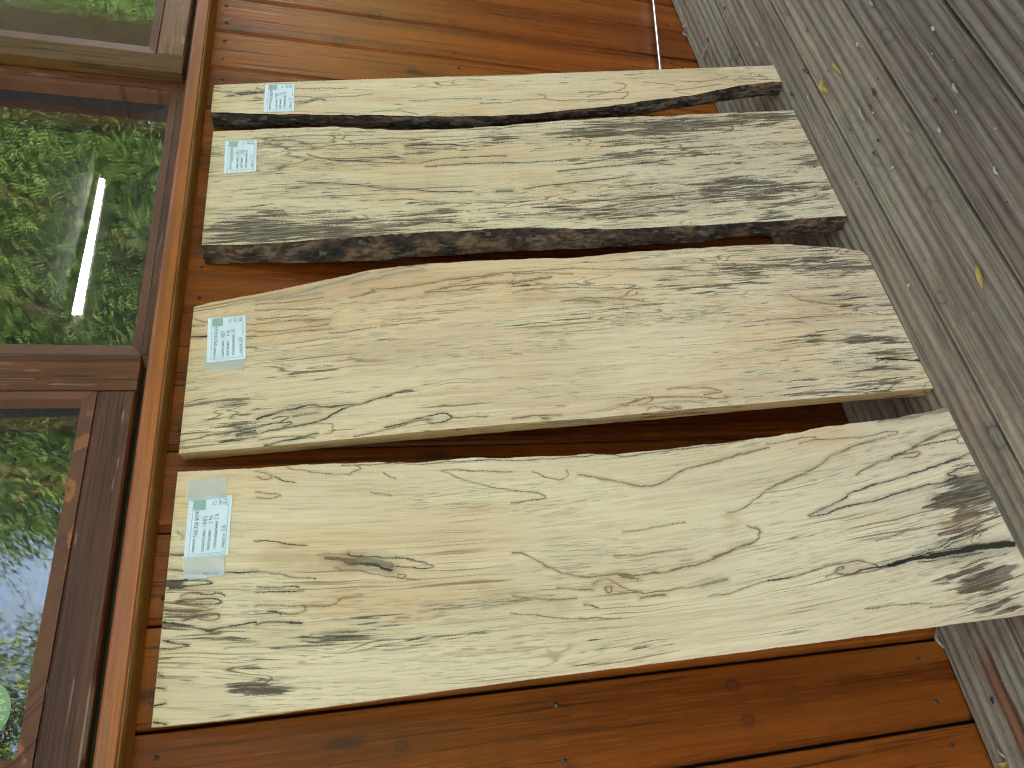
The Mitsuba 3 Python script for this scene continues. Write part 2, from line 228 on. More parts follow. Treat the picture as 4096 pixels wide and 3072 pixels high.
STROKES = [
[(1.3,'b',[1360,12620,1828,12618,2104,12588,2328,12611]),(1.5,'b',[1363,12406,1854,12360,2322,12361,2769,12432]),(1.2,'b',[3431,12206,4144,12246,4747,12225]),(1.4,'b',[4704,12105,5136,12090,5312,12118]),(1.3,'b',[2736,11948,2999,11968,3275,11945,3546,11842]),(1.3,'b',[1905,11947,2311,11911,2718,11854]),(3.0,'d',[1419,12193,1635,12270,1799,12327,1881,12274]),(1.6,'d',[1365,12258,1608,12292,1772,12350]),(1.6,'d',[684,12535,818,12539]),(2.6,'d',[690,12387,798,12362]),(1.5,'b',[5827,12312,6013,12270,5940,12184,6080,12135,6406,12123,6797,12132,7217,12117,7530,12151,7606,12352,7504,12310,7263,12331]),(1.4,'b',[6656,12338,7027,12371,7260,12318,7493,12401,7652,12557,7385,12611]),(1.4,'b',[6784,12221,7007,12272,7263,12331]),(1.4,'b',[5315,12140,5613,12173,6027,12172]),(1.2,'b',[6759,12089,7215,12104]),(1.3,'b',[9536,12498,8863,12380,8513,12368,8670,12248,8819,12220]),(1.2,'b',[7978,12616,8279,12560,8580,12505]),(1.2,'b',[7616,11992,8001,12067,8319,12101]),(1.4,'b',[8762,12592,9237,12578,9760,12705]),(3.2,'n',[9939,12652,10260,12633]),(2.2,'d',[-99,12710,37,12676]),(3.5,'d',[421,12480,685,12514]),(2.5,'d',[209,12467,420,12502])],
[(1.3,'b',[737,11358,1124,11343,1514,11367,1855,11373,2304,11336,2732,11340]),(1.6,'d',[893,11313,969,11329,1074,11286,972,11232,893,11293]),(1.6,'d',[844,11237,920,11254,1000,11154,1155,11110,1259,11067]),(1.8,'d',[3307,11041,3632,11047,4040,11051,4391,10997]),(2.6,'d',[3307,11041,3251,11004,3624,10950,4165,10927]),(1.6,'d',[3463,10592,3818,10690,4278,10708,4690,10729,5018,10715]),(2.4,'d',[3590,10510,3991,10522,4397,10550,5101,10537]),(1.8,'d',[1594,10901,2031,10731,2548,10671,3411,10594]),(2.5,'d',[1447,10263,1823,10209,2277,10168,2832,10033,3419,9967]),(2.5,'d',[3417,9949,3931,9887,4323,9884]),(5,'d',[4744,9863,5008,9867]),(1.4,'d',[2768,9753,3149,9767,3528,9712,3781,9663,4292,9600]),(2.2,'d',[5226,9892,5559,9949,6114,9996,6678,10043,7265,10148]),(2.5,'d',[5890,10290,6315,10328,6890,10378,7470,10411]),(4,'d',[7271,10420,7622,10443,7920,10470]),(1.7,'d',[5101,10537,5653,10532,6223,10584,6794,10599]),(2,'d',[6794,10878,7148,10905,7593,10927,8043,10951,8509,11015]),(1.8,'b',[5592,9494,6036,9577,6447,9592]),(1.4,'b',[9194,10474,9361,10527,9393,10628,9142,10598])],
[(14,'t',[1543,7401,1875,7375]),(16,'t',[4928,7575,5885,7443,6621,7388]),(12,'t',[7226,7777,7986,7691]),(14,'t',[9086,7328,9812,7118]),(2.8,'d',[950,5814,1249,5905,1554,5948,1657,5975,1863,5908,2092,5935,2279,5930]),(2.2,'d',[958,5593,1355,5659,1719,5682,1965,5814,2132,5895,2279,5918,2512,5982,2769,6033]),(1.8,'d',[1315,5662,1435,5721,1253,5750,1113,5728,955,5685]),(1.5,'d',[1253,5750,1353,5788,1373,5822,1150,5819]),(4.0,'n',[1433,5828,1617,5823,1760,5845]),(1.2,'r',[1719,5671,1923,5670,1983,5622,1942,5579,1982,5528,1840,5519]),(2.2,'d',[2660,5533,2891,5571,3126,5632,3384,5669,3512,5669,3591,5601,3459,5553,3307,5519,3205,5553]),(1.6,'b',[3591,5601,3890,5584,4060,5568]),(1.8,'b',[2244,5433,2574,5471,2784,5522,2996,5573,3208,5596,3292,5593]),(2.5,'d',[1083,5414,1319,5454,1558,5488,1759,5527]),(1.4,'b',[1002,5497,1258,5529,1518,5515,1719,5461]),(1.8,'b',[2218,7776,2495,7829,2635,7863,2544,7914,2916,7902,3152,7930,3391,7958,3754,8023,4116,8028,4488,8079,4760,8107]),(2.2,'b',[3378,7794,3740,7872,4223,7898,4732,7908]),(1.5,'b',[3356,7810,3612,7777,3973,7810,4219,7868,4728,7877]),(1.5,'b',[3768,7916,4062,7971,4361,8042,4608,8055]),(1.4,'b',[875,7748,1317,7757,1855,7804]),(1.2,'b',[879,7648,1541,7612,1966,7599]),(1.6,'r',[885,7480,1322,7488,1609,7494]),(1.4,'b',[889,7397,1323,7418,1720,7415]),(3.0,'r',[1631,7366,1764,7397,1919,7405]),(1.5,'b',[894,7246,1110,7243,1435,7271,1720,7290,1918,7316]),(1.3,'b',[898,7165,1111,7188,1436,7216,1984,7227]),(1.2,'b',[1939,7149,2248,7151,2607,7219]),(1.2,'b',[2675,7214,3107,7250,3523,7288]),(2.6,'g',[872,7819,1539,7914,1834,8040,2227,8132,2510,8233]),(2.4,'g',[1093,7831,1540,7850,1833,7893]),(3,'g',[2294,8037,2599,8105,2933,8203,3388,8233]),(1.6,'g',[2697,8220,3058,8303,3366,8266]),(2.6,'b',[4725,7856,4975,7890,5357,7956]),(1.6,'b',[4730,7892,5107,7943,5232,7949]),(1.6,'b',[4758,8092,5254,8089,5635,8110,6158,8058,6766,8016,7532,7947,7916,7904]),(1.4,'b',[4754,8061,5247,8042,5740,7992]),(1.2,'b',[4701,7682,5076,7745,5688,7716,6377,7651]),(1.4,'b',[5448,7476,5847,7506,6190,7481,6744,7379]),(3,'n',[5666,7460,5887,7458,6028,7418]),(1.1,'b',[5090,7836,5451,7779,5758,7819,5768,7741,6049,7767]),(1.7,'r',[6724,5772,6950,5775,7107,5743,7321,5742,7599,5633,7267,5637,7248,5613,7337,5553,7620,5545,7560,5584]),(1.6,'r',[5971,5576,6077,5541,6066,5593,6190,5632,6451,5660,6682,5651,7139,5604,7344,5578]),(1.4,'r',[6329,5442,6360,5477,6482,5504,6634,5464,6857,5431]),(1.3,'g',[6237,5539,6540,5549,6894,5568,7227,5498]),(1.8,'b',[4395,5488,4619,5528,4794,5524,5101,5507]),(3,'d',[4831,5476,4895,5465]),(1.6,'b',[8078,8006,8478,7996,8747,7994,9016,7910]),(2.2,'b',[7959,7869,8290,7823,8591,7760,8952,7719]),(3.0,'c',[6,7246,227,7236]),(1.5,'b',[12,7562,199,7479,326,7497]),(1.5,'b',[12,7426,182,7426]),(1.5,'b',[750,7408,889,7383]),(1.5,'b',[756,7271,893,7287]),(1.7,'d',[750,7177,897,7179]),(1.5,'b',[758,7003,905,6965]),(1.5,'d',[6,5583,217,5596,349,5640,544,5644,956,5650]),(3,'d',[603,5650,759,5681,954,5697]),(5,'d',[724,5592,841,5615,958,5604]),(2.5,'c',[10154,6008,10526,5962,10893,5902]),(1.4,'b',[9216,7318,9287,7219,9551,7137,10056,7053,10418,7010]),(1.4,'r',[10706,5446,10755,5524,10874,5527]),(1.4,'b',[8666,6871,9051,6856,9445,6855,9849,6869,10297,6850]),(1.3,'b',[10414,6871,10585,6889,10862,6899]),(1.3,'b',[10434,6854,10658,6806,10849,6807]),(1.6,'d',[10151,6953,10216,6979,10243,6946,10178,6920,10151,6953])],
[(2.0,'b',[7906,4702,7520,4634,7229,4570,6881,4525,6534,4469,6480,4429,6330,4354,6190,4313,6037,4303,5851,4334,5695,4399,5577,4445,5373,4489,5156,4575]),(1.2,'b',[4540,4667,4675,4596,4833,4535,4935,4520,5018,4572,5009,4640]),(1.3,'b',[4236,4430,4456,4393,4594,4352,4709,4296,4582,4278,4416,4263,4212,4264]),(1.5,'b',[7699,4085,7487,3974,7271,3844,7049,3827]),(1.3,'b',[3361,4812,3544,4804,3847,4750,4272,4695]),(1.3,'b',[3361,4812,3514,4708,3728,4608,3924,4533,4236,4434]),(1.3,'r',[1357,5077,1514,5006,1749,4948,1945,4910,2201,4890,2162,4916,2322,4943,2224,5020]),(1.4,'r',[971,5041,1126,5007,1186,4932,1090,4920,974,4965]),(1.4,'r',[982,4762,1154,4733,1317,4673,1213,4653,985,4688]),(1.3,'d',[1205,4947,1361,4870,1477,4836]),(1.0,'b',[2408,4598,2563,4560,2680,4526,2602,4545]),(1.1,'d',[2597,4848,2674,4796,2743,4767]),(2.0,'b',[7695,4074,7996,4166,8328,4269,8591,4358,8713,4464,8954,4511,9154,4599,9384,4637,9681,4656]),(1.4,'b',[8366,4691,8622,4751,8845,4716,9129,4712,9414,4708,9694,4742,9925,4744,9898,4709,9743,4687]),(1.4,'b',[7918,4737,8203,4756,8549,4807,8654,4772]),(1.8,'b',[9023,4161,9108,4199,9380,4288,9636,4333,9859,4406,10117,4392,10016,4330,9851,4335]),(3.5,'b',[10011,4476,10355,4589,10612,4663,10855,4677]),(1.4,'d',[9641,4345,10011,4476,10438,4506,10789,4545]),(1.2,'d',[10843,4577,10654,4546,10778,4521,10742,4475,10854,4452]),(2.2,'d',[8271,3693,8427,3751,8728,3829,8828,3908,9101,3958,9503,4030,9912,4103,10171,4147,10329,4178,10547,4227,10853,4305]),(1.9,'d',[8421,3677,8828,3740,9011,3742,9309,3799,9657,3853,9910,3894,10273,3913,10476,3962,10464,3986,10324,4018,10412,4051,10605,4101,10845,4119]),(2.0,'d',[8271,3693,8099,3647,8294,3634,8439,3666]),(1.6,'d',[7298,2893,7613,2896,7859,2936,8170,2970,8350,2990,8567,2991,8685,2961,8832,2898]),(2.2,'d',[8225,2864,8371,2827,8648,2874,8917,2894,9187,2909]),(4.5,'c',[8959,2889,9187,2909,9374,2933,9599,2938]),(7.5,'c',[9599,2938,9918,2949,10223,2971,10387,2979,10614,2975,10814,2961]),(1.4,'d',[8235,2862,8230,2903,8335,2951,8364,2918,8226,2894,8078,2841]),(1.4,'d',[9383,2952,9717,2997,10061,3010,10410,3024,10768,3004]),(1.4,'d',[9373,2882,9660,2879,10002,2892,10325,2903]),(1.3,'b',[8922,3213,9285,3278,9645,3324,10119,3358,10607,3403,10801,3415]),(1.3,'d',[9800,3030,10235,3129,10625,3214,10266,3190,10008,3133,9736,3037,9320,2960]),(1.1,'b',[8449,2398,8746,2401,8994,2384,9324,2356]),(1.0,'b',[9279,2307,9602,2307,9919,2288,10258,2306]),(1.8,'b',[4121,3608,4275,3590,4484,3418,4627,3333,4732,3263,4880,3217,5073,3194,5231,3195,5311,3195,5466,3177,5617,3140,5780,3150,6022,3151,6230,3166,6547,3199,6882,3281,7002,3328,7320,3395,7414,3552,7241,3614]),(3.0,'b',[6689,3263,6885,3291,7008,3348,7255,3392]),(3.0,'b',[5388,3186,5498,3144,5647,3097]),(1.4,'b',[4047,3078,4269,3033,4601,2956,4832,2956]),(1.6,'b',[4626,3103,4814,3071,5043,3044]),(1.4,'b',[5378,2957,5764,2920,6062,2914,6431,2937,6743,2959]),(2.6,'b',[5614,2872,5755,2883,5951,2870]),(3.0,'b',[6431,2937,6577,2949,6765,2962]),(1.6,'b',[5056,3109,5142,3147,5222,3151,5316,3127,5362,3064,5463,2985,5670,2941]),(1.2,'b',[6470,2789,6732,2786,7037,2846,7298,2893]),(1.5,'d',[4914,2881,4986,2854,5045,2810,5079,2815]),(1.8,'d',[5202,3025,5221,3052,5253,3061,5278,3041,5285,3012,5259,2981,5224,2971,5204,2997,5202,3025]),(1.1,'b',[4018,2870,4384,2798,4751,2726,5049,2690,5314,2667]),(1.1,'b',[5568,3728,5857,3726,6171,3733,6427,3747]),(1.1,'b',[5399,3421,5677,3399,5985,3404,6355,3402]),(4.5,'d',[1838,3798,2041,3759,2188,3719]),(8.0,'n',[2114,3736,2262,3718,2373,3698]),(3.5,'c',[2059,3729,2224,3690,2409,3650,2537,3602,2628,3561]),(3.0,'d',[2117,3828,2190,3791,2283,3770]),(1.4,'d',[2283,3770,2581,3726,2860,3665,3044,3595,3154,3553,3020,3540,2779,3578,2631,3614]),(8.0,'n',[2410,3688,2521,3665,2613,3626]),(1.4,'d',[1007,4121,1191,4090,1358,4036,1617,3999]),(1.3,'b',[1746,3861,1931,3846,2116,3824]),(1.5,'r',[1037,3330,1301,3307,1567,3253,1816,3223,1923,3232,1996,3296,2267,3309]),(1.4,'b',[1040,3249,1304,3199,1568,3185,1612,3225,1567,3266]),(2.4,'d',[1046,3099,1149,3121,1306,3106,1569,3065]),(1.6,'d',[1180,3250,1286,3210,1304,3185]),(1.6,'b',[1657,2928,1919,2913,2183,2898]),(1.2,'b',[2699,3501,2774,3502,2810,3475,2752,3451,2698,3473]),(1.1,'b',[1929,3667,2112,3636,2295,3586,2569,3497,2936,3407]),(1.2,'d',[1029,3539,1296,3513,1529,3489]),(1.2,'d',[1031,3484,1244,3468,1566,3433]),(1.2,'d',[1022,3735,1238,3691,1383,3637,1709,3565]),(2.2,'d',[15,3871,202,3840,381,3791,560,3761,737,3750,1021,3741]),(1.8,'d',[44,3656,305,3643,480,3641,510,3665,423,3703,211,3728,37,3730]),(1.4,'b',[5,3357,207,3377,396,3363,391,3319,213,3305,42,3326]),(1.6,'d',[235,3250,301,3269,470,3301,624,3300,648,3244,561,3211,422,3254]),(1.8,'d',[14,3260,257,3196,430,3140,518,3094,686,3126,875,3120,1045,3125]),(1.8,'d',[11,2962,194,2956,377,2959,206,3005,34,3060]),(1.6,'d',[147,3473,230,3507,319,3470,404,3487,579,3466,669,3419,584,3393,373,3436]),(1.4,'d',[192,3548,329,3568,489,3513,609,3534,664,3492]),(1.5,'d',[4,2863,120,2857]),(1.8,'d',[3,2716,72,2675]),(1.8,'d',[2,2572,102,2535]),(1.8,'d',[6,2382,117,2384]),(2.0,'d',[17,2197,139,2158]),(1.4,'b',[69,4335,146,4287,132,4239]),(14,'t',[4047,3078,4319,2990,4649,2904]),(14,'t',[3754,3141,4043,3051]),(9,'t',[7030,3765,7177,3685,6986,3621]),(12,'t',[5131,3091,5273,3017,5426,2999]),(9,'t',[8360,2908,8582,2923]),(12,'t',[9980,3308,10448,3321]),(16,'t',[1196,3915,1654,3785,2113,3674]),(14,'t',[317,3497,595,3215]),(1.1,'d',[2065,5023,2343,4999,2664,4990,2945,4949,3095,4923,3352,4939,3762,4914,4297,4870]),(1.1,'d',[4295,4859,4924,4822,5291,4832,5696,4800,5817,4755,6218,4781,6889,4793,7582,4828]),(5,'n',[9701,4930,10149,4942,10543,4986,10835,5020]),(1.2,'d',[-69,7018,142,6973])]]
BLOBS = [[(0.068,1.254,0.038,0.011,0.7),(1.026,1.264,0.066,0.012,0.55)],[(0.082,0.926,0.078,0.035,1.0),(0.153,0.915,0.121,0.023,0.9),(0.299,0.926,0.125,0.027,0.75),(0.242,1.064,0.118,0.022,0.75),(0.418,1.106,0.139,0.018,0.7),(0.139,1.118,0.078,0.011,0.5),(0.694,1.128,0.133,0.029,1.05),(0.908,1.142,0.14,0.03,1.1),(0.767,1.064,0.147,0.016,0.9),(0.598,0.93,0.134,0.024,0.75),(0.83,0.972,0.129,0.033,0.9),(0.974,0.953,0.087,0.047,0.9),(1.064,1.027,0.03,0.016,1.2),(1.025,1.155,0.063,0.022,0.8),(0.455,0.955,0.078,0.014,0.45),(0.19,1.008,0.101,0.014,0.6)],[(0.052,0.6,0.071,0.042,0.45),(0.996,0.784,0.096,0.016,0.95),(1.043,0.716,0.053,0.015,1.05),(1.004,0.635,0.097,0.025,0.9),(0.945,0.553,0.098,0.013,0.8),(0.8,0.772,0.131,0.025,0.6),(0.533,0.707,0.083,0.022,0.45),(0.773,0.683,0.112,0.042,0.45),(1.032,0.578,0.05,0.016,0.8),(0.99,0.808,0.11,0.013,0.8),(0.261,0.635,0.109,0.03,0.35)],[(1.058,0.366,0.052,0.028,1.75),(1.018,0.257,0.042,0.021,1.6),(0.085,0.266,0.025,0.007,0.9),(0.104,0.244,0.033,0.007,0.95),(0.078,0.292,0.026,0.007,0.6),(0.117,0.24,0.025,0.01,0.55),(0.2,0.282,0.046,0.007,0.95),(0.316,0.272,0.072,0.017,0.5),(0.032,0.342,0.044,0.032,0.85),(0.007,0.376,0.01,0.007,0.9),(1.016,0.32,0.039,0.012,0.7),(0.434,0.309,0.047,0.009,0.45),(0.517,0.292,0.027,0.011,0.45),(0.282,0.305,0.073,0.011,0.4),(0.525,0.238,0.093,0.015,0.4),(1.02,0.22,0.041,0.007,0.6)]]
SLABS = [  # right edge, left edge, left edge at the back, as (distance down the face from the nominal top, x)
 dict(d=0.1945, t0=-0.006, fr=[(-.008,1.2763),(.0674,1.2796),(.5419,1.2905),(.8397,1.298),(1.0917,1.304)],
  fl=[(-.006,1.2039),(.0706,1.197),(.2582,1.1858),(.4238,1.1766),(.5261,1.1754),(.6145,1.1831),(.7054,1.1923),(.7999,1.2069),(.8976,1.2211),(.9659,1.2376),(1.0547,1.2516),(1.0825,1.2531)],
  bl=[(-.0071,1.1906),(.0654,1.1895),(.1813,1.1887),(.2835,1.1804),(.3389,1.1747),(.4237,1.1724),(.5285,1.1783),(.5825,1.1845),(.6801,1.1918),(.7727,1.1946),(.8382,1.2081),(.9385,1.2252),(1.0621,1.2429),(1.087,1.2428)],
  br=0.0, left="bark", right="sawn"),
 dict(d=0.1894, t0=0.002, fr=[(.0028,1.1538),(.0729,1.1557),(.1962,1.1583),(.2576,1.1508),(.3387,1.1446),(.4215,1.1449),(.5237,1.1512),(.5761,1.1554),(.6714,1.1631),(.8226,1.1672),(1.0306,1.1719),(1.0848,1.1745)],
  fl=[(.0019,.8956),(.0831,.893),(.201,.897),(.2982,.9011),(.4888,.901),(.6707,.8901),(.7515,.8892),(.9358,.8904),(1.0181,.895),(1.0841,.8948)],
  bl=[(-.0026,.8785),(.0784,.8751),(.2213,.8692),(.4871,.8734),(.6185,.8716),(.6999,.8736),(.8103,.8734),(.8974,.8812),(.9854,.8769),(1.0988,.8877)],
  br=0.006, left="bark", right="bark"),
 dict(d=0.1907, t0=0.0, fr=[(.0006,.7784),(.0867,.7946),(.1833,.8128),(.2845,.8319),(.3787,.8356),(.4794,.8349),(.5801,.8319),(.6585,.8367),(.9177,.8389),(.9715,.8332),(1.0255,.8258),(1.0674,.8164),(1.08,.812),(1.0853,.803)],
  fl=[(-.0026,.5408),(.0966,.54),(.2161,.5408),(.2985,.5419),(.4386,.5423),(.5706,.5401),(.6621,.5416),(.8176,.5417),(.9401,.5415),(1.0847,.5419)],
  bl=[(-.0037,.5423),(.0911,.542),(.2218,.543),(.4408,.5431),(.5761,.5426),(.8286,.5435),(.9543,.5439),(1.0895,.5422)],
  br=-0.004, left="ochre", right="ochre"),
 dict(d=0.19705, t0=0.0, fr=[(.0025,.5141),(.0969,.5102),(.1849,.506),(.2666,.5008),(.3066,.4955),(.3498,.4962),(.4301,.4897),(.5359,.4844),(.5827,.4808),(.6446,.4813),(.7954,.4843),(.8432,.4879),(.8681,.491),(.917,.4931),(.9783,.4948),(1.0286,.4974),(1.0861,.5048)],
  fl=[(.0006,.216),(.1084,.2132),(.3913,.2118),(.7028,.2089),(1.0481,.2071),(1.09,.2069)],
  bl=[(-.0036,.218),(.1028,.2152),(.3937,.2147),(.7141,.2127),(1.09,.2117)],
  br=0.003, left="ochre", right="ochre"),
]
SL, YT, TH = 1.085, 0.0256, 0.025
for q in SLABS:
    F = np.array([0, -q["d"], .0043]); q["T"] = np.array([0, -YT, .0043 + math.sqrt(SL ** 2 - (q["d"] - YT) ** 2)])
    q["a"] = (F - q["T"]) / SL; n = np.cross(q["a"], [1, 0, 0]); n /= np.linalg.norm(n); q["n"] = n if n[1] < 0 else -n
def on_slab(i, t, x, out=0.0):
    q = SLABS[i]; t, x = np.broadcast_arrays(np.asarray(t, float), np.asarray(x, float))
    return q["T"] + t[..., None] * q["a"] + x[..., None] * np.array([1.0, 0, 0]) + np.asarray(out)[..., None] * q["n"]
FLOW = [lambda t, s: 0.02 * dr.square(t - 0.5), lambda t, s: -0.03 * t * t,
        lambda t, s: dr.select(t < 0.4, 0.055 * dr.square(1 - t / 0.4), mi.Float(0.0)) * dr.clip((s - 0.58) / 0.26, 0, 1),
        lambda t, s: -0.13 * dr.square(t - 0.52)]
CREAM = (0.70, 0.575, 0.355); 
slab_bs = [dict(cream=(0.745, 0.59, 0.375), cream2=(0.665, 0.51, 0.315), fleck=0.35, pt=0.36, zd=0.9, lineamt=0.32, off=.14, brs=1.1),
           dict(cream=(0.71, 0.565, 0.36), cream2=(0.62, 0.485, 0.31), fleck=0.7, pt=0.34, zd=0.9, lineamt=0.38, off=.085, brs=1.15),
           dict(cream=(0.75, 0.585, 0.375), cream2=(0.665, 0.485, 0.30), fleck=0.75, pt=0.38, zd=0.9, lineamt=0.28, off=.12, brs=1.15),
           dict(cream=(0.775, 0.62, 0.405), cream2=(0.70, 0.54, 0.34), fleck=0.6, pt=0.46, zd=0.9, lineamt=0.08, off=.19, brs=1.3)]
for i, q in ((1, (0.44, 1.025, .20, .034, -.6)), (2, (.52, .66, .25, .05, -.4)), (3, (.5, .40, .28, .06, -.5))): BLOBS[i].append(q)
for i in range(4):
    bs(f"spalted_wood_{i}", slab_maker(i, STROKES[i], BLOBS[i], FLOW[i], **slab_bs[i]), 0.62, 0.28, slab_bump, 0.0003)
EDGE_BS = {"bark": ("bark_dark", "bark_brown"), "ochre": ("ochre_edge_wood",) * 2, "sawn": ("ochre_edge_wood",) * 2}
SLAB_LABEL = ["narrow pale timber slab with dark bark edge, leaning nearest the steel rod",
              "wide slab heavily streaked with black spalting, brown bark along its edge",
              "cream slab with bowed far edge and ochre cut side, between the dark streaked slab and the knotted slab",
              "largest pale slab with a small round knot, a dark bark inclusion and a cracked foot"]
def strip(P, UV):
    """P: (rows, cols, 3) -> mesh and uv"""
    r, c = P.shape[:2]; i, j = np.meshgrid(np.arange(r - 1), np.arange(c - 1), indexing="ij")
    a = i * c + j; f = np.stack([a, a + 1, a + c + 1, a + c], -1).reshape(-1, 4)
    return P.reshape(-1, 3), np.vstack([f[:, [0, 1, 2]], f[:, [0, 2, 3]]]), UV.reshape(-1, 2)
for i, q in enumerate(SLABS):
    key = num("timber_slab"); lab(key, SLAB_LABEL[i], "timber slab", "spalted slabs leaning on the cabin wall")
    N = 420; t = np.linspace(q["t0"], SL, N)
    def edge(pts, rough, seed):
        pts = np.array(pts)
        try:
            from scipy.interpolate import PchipInterpolator
            x = PchipInterpolator(pts[:, 0], pts[:, 1], extrapolate=True)(t)
        except Exception: x = np.interp(t, pts[:, 0], pts[:, 1])
        k = np.c_[t * 45, t * 0 + seed, t * 0]
        return x + rough * (2 * meshkit.fbm(k, 4, seed) - 1) 
    rl = {"bark": 0.0022, "ochre": 0.0006, "sawn": 0.0003}[q["left"]]; rr = {"bark": 0.0022, "ochre": 0.0016, "sawn": 0.0003}[q["right"]]
    xl, xr, xbl = edge(q["fl"], rl, 1 + i), edge(q["fr"], rr, 11 + i), edge(q["bl"], rl, 21 + i)
    xbr = xr + q["br"]
    V, Fs, U, off = [], [], [], 0
    def addstrip(P, UV, flip=False):
        global_off = sum(len(v) for v in V)
        v, f, u = strip(P, UV); V.append(v); U.append(u); Fs.append((f[:, ::-1] if flip else f) + global_off)
    cols = np.linspace(0, 1, 5)
    X = xl[:, None] * (1 - cols) + xr[:, None] * cols; TT = np.repeat(t[:, None], 5, 1)
    addstrip(on_slab(i, TT, X), np.stack([TT, X], -1))
    XB = xbl[:, None] * (1 - cols) + xbr[:, None] * cols
    addstrip(on_slab(i, TT, XB, -TH), np.stack([TT, XB], -1), True)
    for e, fl in ((0, False), (-1, True)):                                   # the sawn ends
        c9 = np.linspace(0, 1, 9); xx = np.stack([xl[e] * (1 - c9) + xr[e] * c9, xbl[e] * (1 - c9) + xbr[e] * c9]); dd = np.array([[0.0] * 9, [-TH] * 9])
        addstrip(on_slab(i, np.full((2, 9), t[e]), xx, dd), np.stack([np.full((2, 9), t[e]) + dd, xx], -1), fl)
    put(key + "__sawn_board", (np.vstack(V), np.vstack(Fs)), f"spalted_wood_{i}", uv=np.vstack(U))
    for side, (xf, xb, kind, sg) in enumerate(((xl, xbl, q["left"], -1), (xr, xbr, q["right"], 1))):
        M = 9; w = np.linspace(0, 1, M)
        dep = -TH * w; xx = xf[:, None] * (1 - w) + xb[:, None] * w
        if kind == "bark":
            bulge = np.sin(np.pi * w)[None, :] * 0.0022
            k = np.stack([np.repeat(t[:, None] * 70, M, 1), np.repeat(w[None] * 4, N, 0), np.full((N, M), 3.0 + i)], -1)
            xx = xx + sg * (bulge + (np.sin(np.pi * w) ** .5)[None] * 0.0040 * (meshkit.fbm(k, 4, 5 + i) - 0.45))
        P = on_slab(i, np.repeat(t[:, None], M, 1), xx, np.repeat(dep[None], N, 0))
        v, f, u = strip(P, np.stack([np.repeat(t[:, None], M, 1), np.repeat(w[None] * 0.026, N, 0) + i * .3 + side * .1], -1))
        nm = {"bark": "bark_edge", "ochre": "live_edge", "sawn": "sawn_edge"}[kind]
        pk = key + "__" + nm; pk = pk if pk not in scene else pk + "_001"
        put(pk, (v, f[:, ::-1] if side == 0 else f), EDGE_BS[kind][0 if i == 0 else 1], smooth=True, uv=u)

# ---------------------------------------------------------------- the cabin: cladding boards, sill, windows, room, roof
CAB = lab(num("timber_cabin"), "orange stained timber cabin wall with brown framed windows above a sill", "cabin")
ZB = 1.0978
def board(k, z0, z1):
    xr = SEAM0 - k * PITCH; xl = xr - PITCH
    prof = [(xl + .0042, .018), (xl + .0042, .0070), (xl + .0054, .0060), (xl + .0080, .0050), (xl + .0102, .0034), (xl + .0116, .0012), (xl + .0124, 0.0), (xr - .0012, 0.0), (xr, .0012), (xr, .018)]
    return prism(prof, z0, z1, 2)
def nail_fn(p, n, uv): return mix((0.05, 0.028, 0.018), (0.26, 0.19, 0.13), smoothstep(0.55, 0.75, fbm(p.x * 420, p.z * 420, 3.0)))
bs("nail_rust", nail_fn, 0.6, 0.4)
rng = np.random.default_rng(7)
for k in range(-24, 58):
    xc = SEAM0 - (k + .5) * PITCH; full = xc > 2.02 or xc < 0.02
    key = CAB + "__" + num("board"); z1 = 2.42 if full else ZB
    put(key, board(k, -0.06, z1), "cladding_wood", smooth=30)
    if -8 <= k <= 13:
        for zr in (1.076, 0.612, 0.047):
            for fr in (0.22, 0.72):
                x, z = SEAM0 - (k + fr + rng.uniform(-.035, .035)) * PITCH, zr + rng.uniform(-.006, .006)
                nm = trimesh.creation.icosphere(1, radius=1.0); nm.vertices *= np.array([.0033, .0012, .0033]) * rng.uniform(.75, 1.2); nm.vertices += rng.normal(0, .0003, nm.vertices.shape); nm.apply_translation((x, -.0004, z))
                nk = num(key + "__nail"); put(nk, nm, "nail_rust", smooth=True)
# sill: nosing with rounded edge, scotia beneath
r = 0.006; arc = [(-.045 + r - r * math.sin(a), 1.1243 - r + r * math.cos(a)) for a in np.linspace(0, math.pi / 2, 7)]
put(CAB + "__sill", prism([(.0, 1.1243)] + arc + [(-.045, 1.1035), (-.0435, 1.1022), (.0, 1.1022)], -4.2, 3.4, 0), "sill_wood", smooth=35)
put(CAB + "__sill_moulding", prism([(-.0425, 1.1020), (-.0425, 1.1004), (-.0395, 1.0990), (-.036, 1.0984), (-.034, 1.0996), (-.031, 1.0992), (-.022, 1.0974), (-.012, 1.0962), (-.002, 1.0958), (-.0002, 1.0958), (-.0002, 1.1020)], -4.2, 3.4, 0), "moulding_wood", smooth=35)
put(CAB + "__weather_strip", box(-4.2, 3.4, .0045, .030, 1.100, 1.1460), "black_strip")
HEAD = 2.06
def mitred(key, out, inn, y0, y1, mats, name):
    """Four mitred members between an outer rectangle at depth y0 and an inner one at y1, with a reveal going back to y2."""
    (ox0, ox1, oz0, oz1), (ix0, ix1, iz0, iz1) = out, inn
    O = [(ox0, oz0), (ox1, oz0), (ox1, oz1), (ox0, oz1)]; I = [(ix0, iz0), (ix1, iz0), (ix1, iz1), (ix0, iz1)]
    yb = y1 + mats[2]
    for s in range(4):
        a, b = s, (s + 1) % 4
        v = [(O[a][0], y0, O[a][1]), (O[b][0], y0, O[b][1]), (I[b][0], y1, I[b][1]), (I[a][0], y1, I[a][1]),
             (O[a][0], yb, O[a][1]), (O[b][0], yb, O[b][1]), (I[b][0], yb, I[b][1]), (I[a][0], yb, I[a][1])]
        m = trimesh.convex.convex_hull(np.array(v, float))
        put(num(key + "__" + name), m, mats[s % 2])
